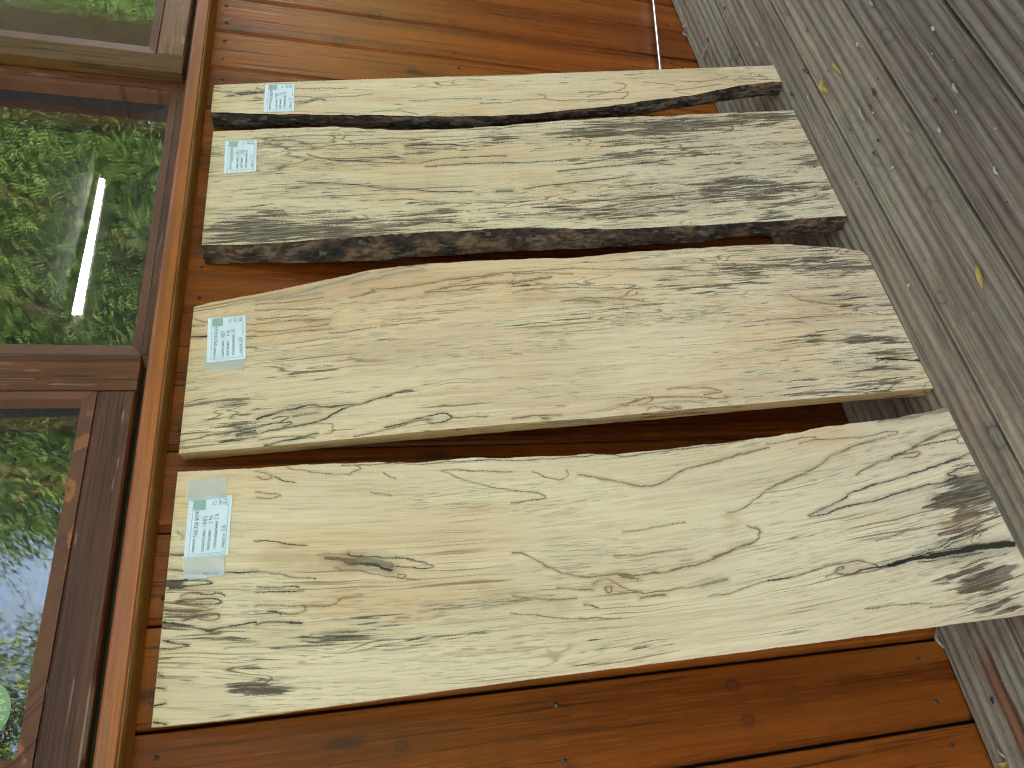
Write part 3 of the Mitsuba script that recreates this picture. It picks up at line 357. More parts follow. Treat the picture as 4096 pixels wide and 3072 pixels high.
def window(x0, x1, z0, glass_in, yface, sash, mats, first_label):
    """glass_in: x0, x1, z0, z1 of the inner bead corner; x0.. the groove rectangle."""
    key = CAB + "__" + num("window"); lab(key, first_label)
    gx0, gx1, gz0, gz1 = glass_in
    yb = yface + 0.010
    mitred(key, (x0, x1, z0, gz1 + (gz0 - z0)), (gx0, gx1, gz0, gz1), yface + .0025, yb, ("bead_wood", mats[2], 0.0245), "glazing_bead")
    yg = yb + .0245
    put(key + "__pane", trimesh.Trimesh([(gx0 - .004, yg, gz0 - .004), (gx1 + .004, yg, gz0 - .004), (gx1 + .004, yg, gz1 + .004), (gx0 - .004, yg, gz1 + .004)], [[0, 1, 2], [0, 2, 3]], process=False), "dusty_glass")
    y2 = yg + .022
    put(key + "__pane_001", trimesh.Trimesh([(gx0 - .004, y2, gz0 - .004), (gx1 + .004, y2, gz0 - .004), (gx1 + .004, y2, gz1 + .004), (gx0 - .004, y2, gz1 + .004)], [[0, 1, 2], [0, 2, 3]], process=False), "pane_glass")
    e = .008
    put(key + "__spacer_bar", cat([box(gx0 - e, gx0 + .0005, yg + .0006, y2 - .0006, gz0 - e, gz1 + e), box(gx1 - .0005, gx1 + e, yg + .0006, y2 - .0006, gz0 - e, gz1 + e), box(gx0 + .0005, gx1 - .0005, yg + .0006, y2 - .0006, gz0 - e, gz0 + .0005), box(gx0 + .0005, gx1 - .0005, yg + .0006, y2 - .0006, gz1 - .0005, gz1 + e)]), "spacer_bar")
    put(key + "__inner_frame", cat([box(gx0 - .06, gx0, y2 + .001, y2 + .04, gz0 - .06, gz1 + .06), box(gx1, gx1 + .06, y2 + .001, y2 + .04, gz0 - .06, gz1 + .06), box(gx0, gx1, y2 + .001, y2 + .04, gz0 - .06, gz0), box(gx0, gx1, y2 + .001, y2 + .04, gz1, gz1 + .06)]), "frame_wood_stile")
    return key
# left casement
A = window(.145, .6388, 1.1862, (.2025, .6312, 1.2046, 1.985), -.02, True, ("frame_wood_rail", "frame_wood_stile", "bead_wood"), "left casement window with a round green sticker on its glass")
def sash(key, xl, xr, xg0, xg1, zb, zg, mr, ms):
    put(key + "__stile", box(xl, xg0 - .0012, -.02, .0025, zb, HEAD, .0012), ms); put(key + "__stile_001", box(xg1 + .0012, xr, -.02, .0025, zb, HEAD, .0012), ms)
    put(key + "__bottom_rail", box(xg0 - .0009, xg1 + .0009, -.0198, .0025, zb + .0004, zg - .0012, .0028), mr); put(key + "__top_rail", box(xg0 - .0009, xg1 + .0009, -.0198, .0025, 2.004, HEAD, .0012), mr)
sash(A, .088, .6966, .145, .6388, 1.1380, 1.1862, "frame_wood_rail", "frame_wood_stile")
C = window(1.3553, 1.858, 1.1872, (1.3840, 1.800, 1.2030, 1.985), -.02, True, ("orange_rail", "olive_stile", "bead_wood"), "right casement window with dark glass and olive brown stile")
sash(C, 1.3068, 1.915, 1.3553, 1.858, 1.1378, 1.1872, "orange_rail", "olive_stile")
B = window(.7135, 1.2875, 1.1458, (.7333, 1.2858, 1.1598, 1.985), .0035, False, ("frame_wood_rail", "frame_wood_stile", "bead_wood"), "middle fixed window reflecting green leaves, with a lit tube behind its glass")
put(B + "__jamb", box(.690, .7123, .0035, .06, 1.1245, HEAD, .001), "frame_wood_stile"); put(B + "__jamb_001", box(1.2887, 1.32, .0035, .06, 1.1245, HEAD, .001), "frame_wood_stile")
put(B + "__bottom_frame", box(.7126, 1.2884, .0033, .06, 1.1242, 1.1446, .001), "frame_wood_rail"); put(B + "__top_frame", box(.7126, 1.2884, .0033, .06, 2.000, HEAD, .001), "frame_wood_rail")
put(CAB + "__window_frame", cat([box(.03, .7, .004, .062, 1.1462, 1.160), box(1.31, 2.01, .004, .062, 1.1462, 1.160), box(.03, .10, .0046, .064, 1.1250, HEAD), box(1.905, 2.0, .0046, .064, 1.1250, HEAD), box(.03, 2.01, .003, .064, HEAD + .001, HEAD + .06)]), "frame_wood_stile")
put(CAB + "__head_board", box(-.02, 2.05, -.012, .02, HEAD + .062, 2.42, .002), "cladding_wood")
bs("room_wall", (0.16, 0.13, 0.09), 0.8, 0.2); bs("room_floor", (0.10, 0.07, 0.045), 0.6, 0.3); bs("room_ceiling", (0.08, 0.075, 0.06), 0.8, 0.2)
put(CAB + "__inner_wall", cat([box(-5.1, .02, .066, .10, -.05, 2.5), box(2.03, 4.2, .066, .10, -.05, 2.5), box(.02, 2.03, .0665, .10, -.05, 1.13), box(.02, 2.03, .0665, .10, 2.08, 2.5), box(-5.1, -5.0, .101, 5.0, -.05, 2.5), box(-1.3, -1.2, .101, 4.99, -.05, 2.44), box(7.0, 7.1, .101, 5.0, -.05, 2.5), box(4.2, 7.0, .02, .10, -.05, 2.5), box(-5.1, 7.0, 5.001, 5.1, -.05, 2.5)]), "room_wall")
put(CAB + "__room_floor", box(-1.2, 7, .101, 5, -.06, -.01), "room_floor"); put(CAB + "__room_ceiling", box(-1.2, 7, .101, 5, 2.44, 2.49), "room_ceiling")
bs("roof_tin", (0.12, 0.11, 0.10), 0.5, 0.4)
put(CAB + "__roof", prism([(-.42, 2.44), (2.5, 3.55), (5.6, 2.44), (5.6, 2.55), (2.5, 3.66), (-.42, 2.55)], -5.6, 7.5, 0), "roof_tin")
put(CAB + "__gable", prism([(.05, 2.505), (5.05, 2.505), (2.55, 3.5)], -5.1, -5.0, 0), "cladding_wood"); put(CAB + "__gable_001", prism([(.05, 2.505), (5.05, 2.505), (2.55, 3.5)], 6.9, 7.0, 0), "cladding_wood")

# lit tube on the room's ceiling
CL = lab(num("ceiling_light"), "bright white lit tube light seen through the middle window", "light")
bs("lamp_white", (0.28, 0.28, 0.27), 0.4, 0.4)
lp = np.array([4.38, 3.305, 2.385]), np.array([3.215, 3.365, 2.385])
put(CL + "__housing", box(3.16, 4.44, 3.290, 3.375, 2.405, 2.4395, .004), "lamp_white")
scene[CL + "__tube"] = mikit.ply(tube([lp[1], lp[0]], .015, 14), {"type": "diffuse", "reflectance": {"type": "rgb", "value": 0.5}}, smooth=40, emitter={"type": "area", "radiance": {"type": "rgb", "value": [0.95, 1.0, 0.93]}})

# round green sticker on the left pane
ST = lab(num("window_sticker"), "round pale green sticker with cream lettering on the left window pane", "sticker")
SC, SRr, SY = np.array([.254, 1.2617]), .036, -.02 + .010 + .0245 - .0006
bs("sticker_green", lambda p, n, uv: mix((0.21, 0.34, 0.17), (0.24, 0.38, 0.20), noise(p.x * 300, p.z * 300)), 0.45, 0.4); bs("sticker_cream", (0.62, 0.68, 0.50), 0.5, 0.3)
m = trimesh.creation.cylinder(SRr, .0006, sections=72); m.apply_transform(trimesh.transformations.rotation_matrix(math.pi / 2, (1, 0, 0))); m.apply_translation((SC[0], SY, SC[1])); put(ST + "__disc", m, "sticker_green")
gl_m = []
for j, ch in enumerate("WOODCRAFT"):
    g = meshkit.text_mesh(ch, .0058, .0002); b = g.bounds; g.apply_translation((-(b[0][0] + b[1][0]) / 2, 0, 0))
    a = math.radians((j - 4) * 17.5 + 6); ca, sa = math.cos(a), math.sin(a)
    v = g.vertices.copy(); rr = .0316; bx, bz = rr * sa, -rr * ca
    w = np.c_[SC[0] + bx + v[:, 0] * ca - v[:, 1] * sa, np.full(len(v), SY - .0004) - v[:, 2], SC[1] + bz + v[:, 0] * sa + v[:, 1] * ca]
    gl_m.append(trimesh.Trimesh(w, g.faces, process=False))
gl_m.append(trimesh.creation.annulus(.0205, .0212, .0002, sections=60).apply_transform(trimesh.transformations.translation_matrix((SC[0], SY - .0006, SC[1])) @ trimesh.transformations.rotation_matrix(math.pi / 2, (1, 0, 0))))
put(ST + "__lettering", cat(gl_m), "sticker_cream")

# ---------------------------------------------------------------- the deck and the lawn
DK = lab(num("deck"), "grooved weathered decking of long grey brown boards", kind="structure")
NR, W = 7, .1212
for j in range(20):
    y0 = -.0015 - .125 * j; prof = [(y0, -.028), (y0, -.004), (y0 - .0012, -.0016), (y0 - .003, -.0002)]
    rr = np.random.default_rng(100 + j); step = (W - .006) / NR
    for q in range(NR):
        ys = y0 - .003 - q * step
        if q: prof += [(ys - .0004, -.0058)]
        for u in (.12, .25, .45, .68, .86): prof.append((ys - u * step, -.0046 * abs(2 * u - 1) ** 2.0 - .00005))
    prof += [(y0 - W + .003, -.0002), (y0 - W + .0012, -.0016), (y0 - W, -.004), (y0 - W, -.028)]
    put(DK + "__" + num("board_of_deck").replace("board_of_deck", "board"), prism(prof, -8.0, 5.2, 0), "deck_wood", smooth=32)
bs("joist_wood", (0.06, 0.05, 0.04), 0.8, 0.2)
put(DK + "__joist", cat([box(x, x + .05, -2.5, .02, -.18, -.0285) for x in np.arange(-7.9, 5.2, .45)]), "joist_wood"); lab(DK + "__joist", kind="stuff")
def lawn_fn(p, n, uv): return mix((0.055, 0.095, 0.022), (0.095, 0.125, 0.035), fbm(p.x * 2, p.y * 2, 1.0)) * (0.7 + 0.6 * noise(p.x * 40, p.y * 40))
bs("lawn_grass", lawn_fn, 0.9, 0.1)
g = 1500.0; put(lab(num("lawn"), "mown lawn beyond the deck", kind="structure"), trimesh.Trimesh([(-g, -g, -.22), (g, -g, -.22), (g, g, -.22), (-g, g, -.22)], [[0, 1, 2], [0, 2, 3]], process=False), "lawn_grass")
bs("post_wood", (0.03, 0.032, 0.022), 0.7, 0.3)
PO = lab(num("deck_post"), "broad dark timber post at the edge of the deck, mirrored in the right window", "post")
put(PO + "__shaft", box(3.165, 3.40, -1.37, -1.25, -.0, 2.55, .006), "post_wood"); put(PO + "__cap", box(3.14, 3.425, -1.395, -1.225, 2.551, 2.60, .01), "post_wood")

# steel rod
bs("steel", (0.72, 0.74, 0.76), 0.14, 0.5, metallic=1.0)
ra, rb = np.array([1.995, -.020, .0315]), np.array([1.42, -.020, .1445]); dv = (rb - ra) / np.linalg.norm(rb - ra)
ra = ra - dv * (.0275 / dv[2])
put(lab(num("steel_rod"), "thin polished steel rod slanting from the deck behind the narrow slab", "rod"), tube([ra, ra + dv * .006, rb - dv * .004, rb], [.0030, .0036, .0036, .0030], 14), "steel", smooth=40)

# ---------------------------------------------------------------- price cards
CARDS = [[(.0843,1.2741),(.1361,1.2746),(.1358,1.1998),(.0837,1.2005)], [(.0238,1.1273),(.0756,1.129),(.0773,1.0519),(.0259,1.0503)], [(.0215,.7542),(.0738,.756),(.0772,.6799),(.0249,.6777)], [(.0176,.4745),(.0698,.4749),(.0687,.3979),(.0173,.3982)]]
bs("card_paper", lambda p, n, uv: mix((0.72, 0.79, 0.84), (0.66, 0.74, 0.80), fbm(p.x * 90, p.z * 90)), 0.5, 0.4)
bs("print_ink", (0.075, 0.14, 0.155), 0.5, 0.3); bs("pen_ink", (0.05, 0.11, 0.145), 0.5, 0.3); bs("emblem_green", (0.33, 0.46, 0.38), 0.5, 0.3); bs("border_grey", (0.22, 0.32, 0.335), 0.5, 0.3)
scene["clear_tape"] = {"type": "blendbsdf", "weight": 0.40, "a": {"type": "ref", "id": "pane_glass"}, "b": {"type": "twosided", "bsdf": {"type": "plastic", "diffuse_reflectance": {"type": "rgb", "value": [0.66, 0.74, 0.82]}}}}
GLY = {"1": [[(.3,1),(.3,0)]], "0": [[(.3,1),(.08,.75),(.05,.35),(.25,0),(.5,.15),(.57,.6),(.45,.92),(.3,1)]], "8": [[(.5,.85),(.25,1),(.1,.78),(.5,.35),(.45,.05),(.15,.02),(.1,.3),(.52,.72),(.5,.85)]], "5": [[(.6,1),(.2,.95),(.15,.58),(.45,.6),(.55,.3),(.4,.02),(.08,.05)]],
       "2": [[(.08,.8),(.3,1),(.5,.8),(.35,.4),(.05,.02),(.6,.05)]], "9": [[(.5,.75),(.3,1),(.1,.75),(.3,.5),(.5,.75),(.5,.3),(.45,-.1)]], "3": [[(.1,.92),(.4,1),(.5,.78),(.25,.55),(.52,.4),(.45,.08),(.08,.02)]], "4": [[(.3,1),(.05,.35),(.62,.42)],[(.42,.7),(.38,-.1)]],
       "S": [[(.5,.92),(.25,1),(.1,.75),(.45,.4),(.35,.05),(.05,.02)]], "P": [[(.1,0),(.1,1),(.42,.95),(.45,.6),(.12,.5)]], "A": [[(.02,0),(.25,1),(.5,0)],[(.12,.4),(.42,.4)]], "L": [[(.12,1),(.1,0),(.5,.03)]], "T": [[(.0,1),(.55,1)],[(.28,1),(.25,0)]], "E": [[(.5,1),(.15,.95),(.1,.05),(.5,0)],[(.12,.5),(.42,.52)]], "D": [[(.1,0),(.1,1),(.45,.85),(.52,.4),(.35,.05),(.1,0)]],
       "B": [[(.1,0),(.1,1),(.42,.85),(.15,.55),(.5,.3),(.35,.02),(.1,0)]], "C": [[(.5,.9),(.22,.95),(.08,.5),(.22,.05),(.52,.08)]], "H": [[(.1,1),(.1,0)],[(.5,1),(.5,0)],[(.1,.5),(.5,.5)]], "G": [[(.52,.85),(.25,1),(.06,.5),(.25,.02),(.52,.12),(.52,.45),(.3,.42)]]}
def pen(text, u0, v1, w, h, lw, seed):
    """Pen strokes as thin quads in card units (u right, v down); baseline at v1."""
    rg = np.random.default_rng(seed); V, Fc = [], []
    adv = w / len(text)
    for k, ch in enumerate(text):
        for line in GLY.get(ch, []):
            pts = np.array([(u0 + (k + x * 1.25 * .8) * adv + rg.normal(0, .012) * adv, v1 - y * h + rg.normal(0, .02) * h) for x, y in line])
            pm = pts * np.array([77.0, 52.0])
            for a, b in zip(pm[:-1], pm[1:]):
                d = b - a; l = np.linalg.norm(d) + 1e-9; d /= l; nn = np.array([-d[1], d[0]]) * lw / 2; a2, b2 = a - d * lw * .3, b + d * lw * .3; o = len(V)
                V += [a2 - nn, a2 + nn, b2 + nn, b2 - nn]; Fc += [[o, o + 1, o + 2], [o, o + 2, o + 3]]
    return np.array(V) / np.array([77.0, 52.0]), np.array(Fc)
def printed(text, u0, v1, w, h):
    g = meshkit.text_mesh(text, 1.0, .02, bold=True); v = g.vertices; b = g.bounds
    up = g.faces[g.face_normals[:, 2] > .5]
    return np.c_[u0 + (v[:, 0] - b[0][0]) / (b[1][0] - b[0][0]) * w, v1 - v[:, 1] * h], up
def rect(u0, u1, v0, v1): return np.array([(u0, v0), (u1, v0), (u1, v1), (u0, v1)]), np.array([[0, 1, 2], [0, 2, 3]])
def ring(cu, cv, ru, rv, w, n=28):
    a = np.linspace(0, 2 * np.pi, n, endpoint=False); o = np.c_[cu + np.cos(a) * ru, cv + np.sin(a) * rv]; i_ = np.c_[cu + np.cos(a) * ru * (1 - w), cv + np.sin(a) * rv * (1 - w)]
    k = np.arange(n); j = (k + 1) % n; return np.vstack([o, i_]), np.vstack([np.c_[k, j, j + n], np.c_[k, j + n, k + n]])
def join(parts):
    V, F_, o = [], [], 0
    for v, f in parts: V.append(v); F_.append(f + o); o += len(v)
    return np.vstack(V), np.vstack(F_)
CARD_TXT = [("1085", "100", "25", "10", "G4"), ("1085", "290", "25", "34", "G3"), ("1085", "290", "25", "34", "G2"), ("1085", "290", "25", "34", "G1")]
CARD_LAB = ["small white price card priced 10, taped on the narrow slab", "white price card marked G3 on the black streaked slab", "white price card marked G2 on the cream slab with bowed edge", "white price card marked G1 under a strip of clear tape on the largest slab"]
for i, c in enumerate(CARDS):
    tr, br_, bl_, tl = [np.array(q) for q in c]
    def at(uv, out, i=i, tr=tr, br_=br_, bl_=bl_, tl=tl):
        u, v = uv[:, :1], uv[:, 1:]; q = (tl * (1 - u) + tr * u) * (1 - v) + (bl_ * (1 - u) + br_ * u) * v
        return on_slab(i, q[:, 0], q[:, 1], np.full(len(q), out))
    key = lab(num("price_card"), CARD_LAB[i], "price card", "price cards on the slabs")
    def flat(name, vf, out, mat):
        v, f = vf; put(key + "__" + name, trimesh.Trimesh(at(v, out), f, process=False), mat)
    nu = 12; gu, gv = np.meshgrid(np.linspace(0, 1, nu), np.linspace(0, 1, 5)); lift = .0007 + .0012 * (meshkit.noise(np.stack([gu * 2.5, gv * 1.5, gu * 0 + i], -1)) - .5) * 0
    top = at(np.c_[gu.ravel(), gv.ravel()], .0009); bot = at(np.c_[gu.ravel(), gv.ravel()], .0003)
    put(key + "__paper", trimesh.convex.convex_hull(np.vstack([top, bot])), "card_paper")
    flat("emblem_ground", rect(.79, .975, .12, .40), .00105, "emblem_green")
    sh = np.array([(.885, .20), (.915, .22), (.925, .27), (.91, .32), (.885, .36), (.86, .32), (.845, .27), (.855, .22)]); cs = np.array([.885, .28]); si = cs + (sh - cs) * .8
    k = np.arange(8); shield = (np.vstack([sh, si]), np.vstack([np.c_[k, (k + 1) % 8, (k + 1) % 8 + 8], np.c_[k, (k + 1) % 8 + 8, k + 8]]))
    em = [ring(.885, .265, .080, .125, .12), shield, (lambda a: (np.c_[.885 + .008 * np.cos(a), .305 + .014 * np.sin(a)], np.array([[0, q, q + 1] for q in range(1, 9)])))(np.linspace(0, 2 * np.pi, 10)[:10])]
    em += [(lambda a, w: (np.array([(.885 + .095 * math.cos(a), .265 + .14 * math.sin(a)), (.885 + .105 * math.cos(a), .265 + .155 * math.sin(a)), (.885 + .105 * math.cos(a + w), .265 + .155 * math.sin(a + w)), (.885 + .095 * math.cos(a + w), .265 + .14 * math.sin(a + w))]), np.array([[0, 1, 2], [0, 2, 3]])))(math.radians(g0), .1) for g0 in ()]
    flat("emblem", join(em), .00118, "border_grey")
    bw, bh = .006, .009
    flat("border", join([rect(.05, .98, .105, .105 + bh), rect(.05, .98, .925, .925 + bh), rect(.05, .05 + bw, .105, .934), rect(.974, .98, .105, .934), rect(.845, .975, .70, .706), rect(.845, .849, .70, .925)]), .00112, "border_grey")
    tx = CARD_TXT[i]
    flat("printing", join([printed("SPECIES:", .085, .225, .235, .052), printed("LENGTH (MM)", .095, .44, .355, .055), printed("WIDTH(MM)", .10, .57, .33, .055), printed("THICKNESS(MM)", .105, .712, .465, .055), printed("PRICE £", .13, .90, .215, .052), printed("REF:", .87, .755, .085, .042)]), .0012, "print_ink")
    flat("handwriting", join([pen("SPALTED", .345, .262, .255, .085, .62, 3 * i), pen("BEECH", .625, .262, .155, .085, .62, 3 * i + 1), pen(tx[0], .50, .455, .19, .10, .62, i + 40), pen(tx[1], .545, .588, .15, .085, .62, i + 50), pen(tx[2], .605, .722, .105, .09, .62, i + 60), pen(tx[3], .395, .905, .115, .10, .62, i + 70), pen("PL", .865, .645, .085, .095, .62, i + 80), pen(tx[4], .865, .885, .10, .085, .62, i + 90)]), .0012, "pen_ink")
def tape(key, i, pts, out):
    p = np.array(pts); P = on_slab(i, p[:, 0], p[:, 1], np.full(len(p), out)); n = len(p)
    put(key, trimesh.Trimesh(P, [[0, k, k + 1] for k in range(1, n - 1)], process=False), "clear_tape")
tape("price_card_003__tape", 3, [(.0139, .5008), (.0617, .5005), (.0628, .4715), (.0152, .4715)], .0014)
tape("price_card_003__tape_001", 3, [(.0180, .4010), (.0650, .4010), (.0655, .385), (.0663, .373), (.05, .3725), (.0266, .371), (.0187, .3769)], .0014)
tape("price_card_002__tape", 2, [(.0223, .6926), (.0765, .6798), (.0763, .6617), (.0215, .6665)], .0006)
# ---------------------------------------------------------------- fallen leaves, husks, chips and crumbs on the deck
def leafmat(key, a, b):
    bs(key, lambda p, n, uv: mix(a, b, fbm(p.x * 160, p.y * 160, 2.0)), 0.6, 0.3)
leafmat("leaf_yellow", (0.50, 0.36, 0.055), (0.42, 0.25, 0.05)); leafmat("leaf_straw", (0.48, 0.39, 0.22), (0.34, 0.26, 0.13)); leafmat("leaf_rust", (0.20, 0.085, 0.035), (0.10, 0.045, 0.02))
leafmat("chip_pale", (0.50, 0.44, 0.33), (0.38, 0.32, 0.23)); leafmat("flake_dark", (0.035, 0.032, 0.028), (0.065, 0.055, 0.045)); leafmat("catkin_tan", (0.36, 0.27, 0.13), (0.24, 0.17, 0.08))
def spline(pts, n=13):
    from scipy.interpolate import make_interp_spline
    p = np.array(pts, float); k = np.linspace(0, 1, len(p)); return make_interp_spline(k, p, k=min(2, len(p) - 1))(np.linspace(0, 1, n))
def blade(pts, width, curl, lift, seed, z0=.0008, thick=.0005):
    """A curled leaf: a closed thin blade along pts (x, y on the deck)."""
    rg = np.random.default_rng(seed); c = spline([q[:2] for q in pts]); n = len(c); u = np.linspace(0, 1, n)
    t = np.gradient(c, axis=0); t /= np.linalg.norm(t, axis=1, keepdims=True); nn = np.c_[-t[:, 1], t[:, 0]]
    w = width * np.sin(np.pi * np.clip(u * .96 + .02, 0, 1)) ** .8 * (1 + .12 * rg.normal(size=n)) + width * .05
    zc = z0 + lift * (1 - np.cos(2 * np.pi * u)) * .5 + lift * .2 * rg.random(n)
    m = 5; s = np.linspace(-1, 1, m); V = []
    for o in (0, thick):
        for k in range(n):
            for a in s: V.append((*(c[k] + nn[k] * a * w[k] * .5 * (1 - .25 * curl)), zc[k] + o + curl * w[k] * .5 * a * a))
    V = np.array(V); i, j = np.meshgrid(np.arange(n - 1), np.arange(m - 1), indexing="ij"); a = i * m + j; q = np.stack([a, a + 1, a + m + 1, a + m], -1).reshape(-1, 4); F_ = np.vstack([q[:, [0, 1, 2]], q[:, [0, 2, 3]]]); o = n * m
    rim = [k * m for k in range(n)] + [(n - 1) * m + k for k in range(1, m)] + [k * m + m - 1 for k in range(n - 2, -1, -1)] + [k for k in range(m - 2, 0, -1)]
    rim = np.array(rim); r2 = np.roll(rim, -1); side = np.vstack([np.c_[rim, r2, r2 + o], np.c_[rim, r2 + o, rim + o]])
    return trimesh.Trimesh(V, np.vstack([F_[:, ::-1], F_ + o, side]), process=False)
LEAVES = [
 ("yellow_leaf", [(.655,-.339),(.638,-.3385),(.622,-.331)], .0095, .5, .002, "leaf_yellow", "bright yellow curved fallen leaf alone on the outer grey deck board"),
 ("yellow_leaf", [(1.165,-.302),(1.148,-.3065),(1.121,-.307)], .0062, .5, .002, "leaf_yellow", "slim yellow leaf with a dark tip on the deck boards before the narrow slab"),
 ("yellow_leaf", [(1.160,-.270),(1.142,-.2695),(1.125,-.268)], .0125, .8, .004, "leaf_yellow", "folded yellow and brown leaf on the deck in front of the narrow slab's foot"),
 ("dry_leaf", [(1.037,-.305),(1.019,-.304),(1.002,-.302)], .0055, .6, .002, "leaf_straw", "thin straw coloured leaf on the deck beside a dark bark flake"),
 ("catkin", [(.938,-.358),(.922,-.358),(.909,-.359)], .0060, .3, .002, "catkin_tan", "ragged tan catkin in a deck groove"),
 ("dry_leaf", [(.912,-.448),(.902,-.448),(.892,-.446)], .0052, .5, .002, "leaf_straw", "short cream husk curled on the outer deck board"),
 ("dry_leaf", [(1.577,-.055),(1.566,-.038),(1.558,-.012)], .0075, .6, .003, "leaf_straw", "long dry leaf lying across the deck by the steel rod"),
 ("rust_leaf", [(1.581,-.070),(1.581,-.066),(1.577,-.060)], .0060, .6, .003, "leaf_rust", "small red brown leaf bit at the tip of the long dry leaf"),
 ("dry_stalk", [(1.763,-.020),(1.734,-.019),(1.707,-.022)], .0035, .4, .003, "leaf_straw", "thin dry stem lying along the wall foot"),
 ("dry_leaf", [(1.698,-.025),(1.712,-.014),(1.722,-.006)], .0065, .7, .006, "leaf_straw", "curled dry leaf bridging deck and wall at the end of the thin stem"),
 ("dry_leaf", [(1.708,-.006),(1.697,-.005),(1.681,-.006)], .0060, .6, .004, "leaf_straw", "dry leaf tucked into the wall foot beyond the steel rod"),
 ("rust_leaf", [(1.222,-.254),(1.211,-.2535),(1.203,-.250)], .0085, .9, .004, "leaf_rust", "folded red brown leaf in the deck gap near the narrow slab"),
 ("dry_leaf", [(1.408,-.182),(1.397,-.1812),(1.384,-.181)], .0045, .5, .002, "leaf_straw", "small straw blade beside brown crumbs behind the narrow slab"),
 ("dry_leaf", [(1.173,-.415),(1.166,-.4155),(1.157,-.415)], .0050, .5, .002, "leaf_straw", "straw husk on the outer deck at the photo's upper edge"),
 ("dry_leaf", [(.861,-.272),(.851,-.2715),(.837,-.271)], .0028, .3, .001, "leaf_straw", "hair thin grass blade in front of the dark streaked slab"),
 ("dry_leaf", [(.756,-.432),(.747,-.4305),(.741,-.431)], .0032, .4, .002, "chip_pale", "tiny white curl on the outer deck board"),
 ("dry_leaf", [(.228,-.006),(.214,-.008),(.199,-.006)], .0080, .8, .005, "leaf_straw", "dry leaf in the corner of wall and deck under the largest slab's edge"),
 ("yellow_leaf", [(.043,-.013),(.042,-.022),(.046,-.033)], .0110, .8, .004, "leaf_yellow", "pale yellow leaf across the stained deck board at the wall foot"),
 ("dry_leaf", [(.066,-.026),(.059,-.0285),(.051,-.033)], .0040, .5, .003, "leaf_straw", "thin straw strip just above the pale yellow leaf at the wall foot"),
 ("dry_leaf", [(1.169,-.231),(1.163,-.230),(1.158,-.225)], .0030, .5, .002, "chip_pale", "pale hooked wood shaving beside the narrow slab's foot")]
for s, (nm, pts, w, cu, li, mat, lb) in enumerate(LEAVES):
    put(lab(num(nm), lb, nm.replace("_", " "), "leaves and husks fallen on the deck"), blade(pts, w, cu, li, 300 + s), mat, smooth=50)
def lump(x, y, r, seed, flat=.6, stretch=1.0):
    rg = np.random.default_rng(seed); p = rg.normal(size=(14, 3)); p /= np.linalg.norm(p, axis=1, keepdims=True); p *= np.array([r * stretch, r, r * flat]) * rg.uniform(.7, 1.15, (14, 1))
    m = trimesh.convex.convex_hull(p); m.apply_translation((x, y, -m.bounds[0][2] - .0004)); return m
CHIPS = [(1.135,-.358,.0042,1.5),(1.003,-.322,.0030,1),(.892,-.304,.0038,1),(1.014,-.468,.0040,1.6),(.983,-.447,.0024,1.8),(.873,-.396,.0034,2),(.872,-.430,.0034,1.5),(.943,-.465,.0018,1),(1.300,-.290,.0026,1),(1.096,-.269,.0018,1),(.707,-.231,.0036,1.2),(.924,-.232,.0022,1.8),(.916,-.222,.0022,1),(.939,-.231,.0018,1.3),(1.528,-.163,.0026,1.4),(1.523,-.145,.0024,1),(.778,-.325,.0014,1),(1.40,-.217,.0022,1),(.60,-.30,.0015,1),(.55,-.41,.0016,1.4),(.80,-.46,.0018,1.2),(1.05,-.22,.0014,1)]
CHIP_LAB = {0: "pale oblong wood chip on the deck, between the slim yellow leaf and the outer boards", 1: "pale round chip beside the thin straw coloured leaf", 2: "largest pale round chip, alone in front of the black streaked slab's foot", 3: "pale curled husk lying far out on the grey deck boards", 4: "thin white splinter far out on the grey deck boards",
            5: "long pale chip on the outer deck board", 6: "pinkish pale chip beside the short cream husk", 10: "pale chip on the deck in front of the bowed slab's foot", 14: "pale ring shaped curl on the deck behind the narrow slab"}
for s, (x, y, r_, st) in enumerate(CHIPS):
    put(lab(num("wood_chip"), CHIP_LAB.get(s, "tiny pale speck of wood lying on the grooved deck"), "wood chip", "pale chips scattered on the deck"), lump(x, y, r_ * .85, 500 + s, .5, st), "chip_pale")
DARK = [(1.029,-.341,.0042,3.2),(.918,-.415,.0034,1.6),(.954,-.305,.0034,1.4),(.944,-.288,.0028,1.8),(1.019,-.323,.0030,1.3),(1.211,-.198,.0030,2.2),(1.044,-.358,.0020,1.4),(1.022,-.270,.0018,1.4),(1.159,-.288,.0020,1.2),(1.143,-.323,.0020,1),(1.098,-.198,.0016,1.3),(1.583,-.144,.0040,1.2),(1.278,-.289,.0022,1.8),(1.322,-.272,.0018,1.2),(1.404,-.064,.0016,1.2),(.123,-.050,.0034,1.8),(.70,-.42,.0016,1.2),(.86,-.25,.0014,1),(.78,-.36,.0015,1.3),(1.25,-.33,.0015,1)]
DARK_LAB = {0: "long black bark flake lying along a deck groove", 1: "grey black bark bit near the short cream husk", 2: "square dark flake on the deck before the streaked slab", 3: "ragged dark flake by a small knot in the deck", 5: "slim dark flake on the deck at the narrow slab's foot", 11: "round black bark bit near the wall, beyond the steel rod", 15: "purplish dark bit on the reddish stained deck board"}
for s, (x, y, r_, st) in enumerate(DARK):
    put(lab(num("bark_flake"), DARK_LAB.get(s, "tiny dark bark crumb lying on the grooved deck"), "bark flake", "dark flakes scattered on the deck"), lump(x, y, r_, 600 + s, .45, st), "flake_dark")
rg = np.random.default_rng(91)
CR = []
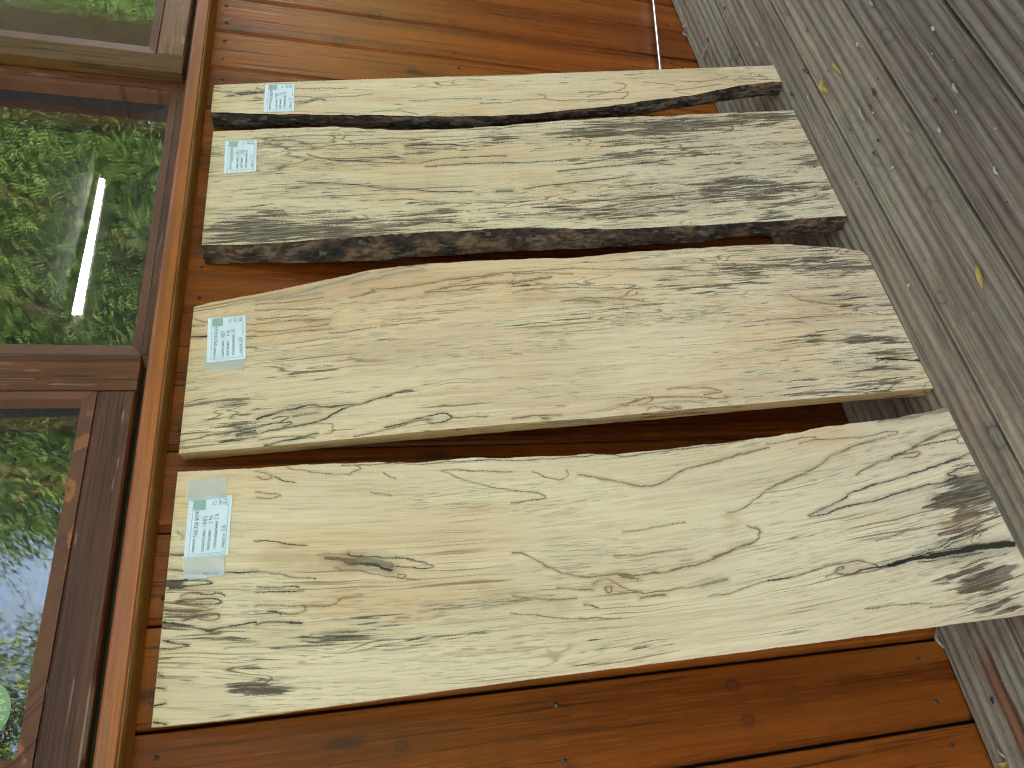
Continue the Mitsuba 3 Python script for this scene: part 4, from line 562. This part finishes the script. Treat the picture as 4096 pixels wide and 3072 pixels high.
for (ax, ay), (bx, by), nn_ in (((1.374,-.195), (1.336,-.199), 26), ((1.37,-.180), (1.352,-.179), 12), ((1.367,-.162), (1.36,-.163), 6), ((1.404,-.064), (1.40,-.066), 3)):
    for q in range(nn_):
        u = rg.random(); CR.append(lump(ax + (bx - ax) * u + rg.normal(0, .002), ay + (by - ay) * u + rg.normal(0, .0018), rg.uniform(.0007, .0016), int(rg.integers(1e6)), .7))
for q in range(260):
    CR.append(lump(rg.uniform(-.1, 1.9), -abs(rg.normal(.2, .17)) - .003, rg.uniform(.0004, .0011), int(rg.integers(1e6)), .7, rg.uniform(1, 2)))
put(lab(num("crumbs"), "tiny brown crumbs and grit in the deck grooves", "crumbs", kind="stuff"), cat(CR), "catkin_tan")
# sawdust and cobweb bits caught at the foot of the wall
# ---------------------------------------------------------------- trees that the panes mirror
def leaf_fn(p, n, uv):
    r = cell_rand(p.x * 9, p.y * 9, p.z * 9); b = fbm(p.x * 1.1, p.y * 1.1, p.z * 1.1)
    c = mix((0.04, 0.11, 0.030), (0.08, 0.175, 0.045), r); return mix(c, (0.15, 0.25, 0.05), 0.5 * smoothstep(0.55, 0.75, b))
scene["leaf_green"] = {"type": "twosided", "bsdf": {"type": "principled", "base_color": mikit.proc(leaf_fn), "roughness": 0.5, "specular": 0.28}}
def leaf2_fn(p, n, uv):
    r = cell_rand(p.x * 9, p.y * 9, p.z * 9); return mix((0.10, 0.19, 0.03), (0.19, 0.28, 0.05), r)
scene["leaf_lime"] = {"type": "twosided", "bsdf": {"type": "principled", "base_color": mikit.proc(leaf2_fn), "roughness": 0.5, "specular": 0.4}}
bs("trunk_bark", lambda p, n, uv: mix((0.20, 0.165, 0.12), (0.10, 0.08, 0.06), fbm(p.x * 20, p.y * 20, p.z * 5)), 0.85, 0.2)
def foliage(rg, centre, rad, ntwig, per, leaf, droop, keep=None):
    """Leaf blades along drooping twigs spread through an ellipsoid, in clumps."""
    d = rg.normal(size=(ntwig, 3)); d /= np.linalg.norm(d, axis=1, keepdims=True)
    P = d * (rg.random((ntwig, 1)) ** .45); n3 = meshkit.fbm(P * 2.3 + 9, 2, 3); P *= (.72 + .56 * n3)[:, None]
    P = centre + P * rad
    if keep is not None: k = keep(P); P, d = P[k], d[k]; ntwig = len(P)
    dr_ = d * .6 + rg.normal(0, .5, (ntwig, 3)) + np.array([0, 0, -droop]); dr_ /= np.linalg.norm(dr_, axis=1, keepdims=True)
    L = rg.uniform(.25, .6, (ntwig, 1)); s = np.linspace(.1, 1, per)[None, :, None]
    B = P[:, None] + dr_[:, None] * L[:, None] * s + np.array([0, 0, -.10]) * s ** 2
    ax = dr_[:, None] * .8 + rg.normal(0, .55, (ntwig, per, 3)) + np.array([0, 0, -.35]); ax /= np.linalg.norm(ax, axis=2, keepdims=True)
    sd = np.cross(ax, rg.normal(size=(ntwig, per, 3))); sd /= np.linalg.norm(sd, axis=2, keepdims=True) + 1e-9
    nr = np.cross(ax, sd); l = leaf * rg.uniform(.6, 1.25, (ntwig, per, 1)); w = l * .125
    V = np.stack([B, B + ax * l * .45 + sd * w + nr * w * .35, B + ax * l, B + ax * l * .45 - sd * w + nr * w * .35], 2).reshape(-1, 3)
    o = np.arange(len(V) // 4)[:, None] * 4
    return V, np.vstack([o + [0, 1, 2], o + [0, 2, 3]])
def tree(name, label, group, x, y, cz, rad, ntwig, seed, leaf=.09, mat="leaf_green", droop=.6, per=12, th=.11, limbs=14, keep=None):
    rg = np.random.default_rng(seed); key = lab(num(name), label, "tree" if "tree" in name else "shrub", group); c = np.array([x, y, cz])
    put(key + ("__crown" if "tree" in name else "__foliage"), foliage(rg, c, np.array(rad), ntwig, per, leaf, droop, keep), mat)
    zt = cz - rad[2] * .35; p = np.array([(x + .04 * math.sin(3 * u), y + .05 * math.sin(2 * u + 1), -.25 + (zt + .25) * u) for u in np.linspace(0, 1, 8)]); ms = [tube(p, th * (1.2 - .55 * np.linspace(0, 1, 8)), 9)]
    for q in range(limbs):
        a = q * 2.4 + rg.normal(0, .2); s0 = p[int(rg.integers(4, 8))]; e = c + np.array([math.cos(a) * rad[0] * .8, math.sin(a) * rad[1] * .8, rg.uniform(-.55, .65) * rad[2]])
        u = np.linspace(0, 1, 7)[:, None]; b = s0 + (e - s0) * u + np.array([0, 0, 1]) * (np.sin(np.pi * u) * .18 * rad[2]) + rg.normal(0, .03, (7, 3)) * u
        ms.append(tube(b, th * .42 * (1 - .85 * u[:, 0]) + .004, 6))
    put(key + ("__trunk" if "tree" in name else "__stem"), cat(ms), "trunk_bark", smooth=60)
GR = "garden trees mirrored in the windows"
tree("garden_tree", "drooping leafy tree mirrored in the left part of the middle window", GR, 3.9, -5.7, 4.0, (1.35, 1.3, 2.7), 5200, 11, leaf=.075)
tree("garden_tree", "tall leafy tree mirrored in the centre of the middle window", GR, 5.3, -5.4, 4.2, (1.7, 1.4, 2.9), 6000, 12, leaf=.075)
tree("garden_tree", "broad leafy tree mirrored in the right part of the middle window", GR, 7.8, -5.8, 4.3, (1.9, 1.6, 3.1), 6000, 13, leaf=.08)
tree("garden_tree", "far leafy tree mirrored at the edge of the right window", GR, 10.6, -6.4, 4.4, (2.1, 1.8, 3.2), 4500, 14)
tree("garden_tree", "lime green tree glowing between the others in the mirrored garden", GR, 6.6, -8.0, 4.2, (1.6, 1.4, 2.8), 3400, 15, mat="leaf_lime")
tree("garden_tree", "back row tree behind the mirrored drooping tree", GR, 5.7, -8.8, 4.6, (1.9, 1.5, 3.6), 4200, 16)
tree("garden_tree", "back row tree behind the mirrored far tree", GR, 9.6, -9.6, 5.0, (2.2, 1.8, 3.9), 4200, 17)
tree("garden_shrub", "big sunlit yellow green bush mirrored low in the left window", GR, .55, -6.6, 2.25, (1.5, 1.2, 2.8), 9000, 18, leaf=.07, mat="leaf_lime", droop=.1, th=.06)
tree("garden_tree", "leaning tree with a spray of leaves against the sky in the left window", GR, 2.85, -5.2, 3.5, (.5, .6, 1.5), 600, 19, leaf=.075, th=.06, limbs=8)
tree("garden_tree", "far right tree beyond the deck", GR, 14.0, -6.5, 4.0, (2.2, 2.0, 3.2), 2600, 21)
tree("garden_tree", "tall tree beyond the deck, left of the yellow green bush", GR, -3.0, -6.6, 3.6, (2.0, 1.6, 3.4), 4200, 22)
tree("garden_tree", "tall tree beyond the far left end of the deck", GR, -6.8, -6.0, 3.6, (2.0, 1.7, 3.4), 3600, 23)
for k in list(scene):
    if "__" in k and k.split("__")[0] not in labels: raise KeyError(k)
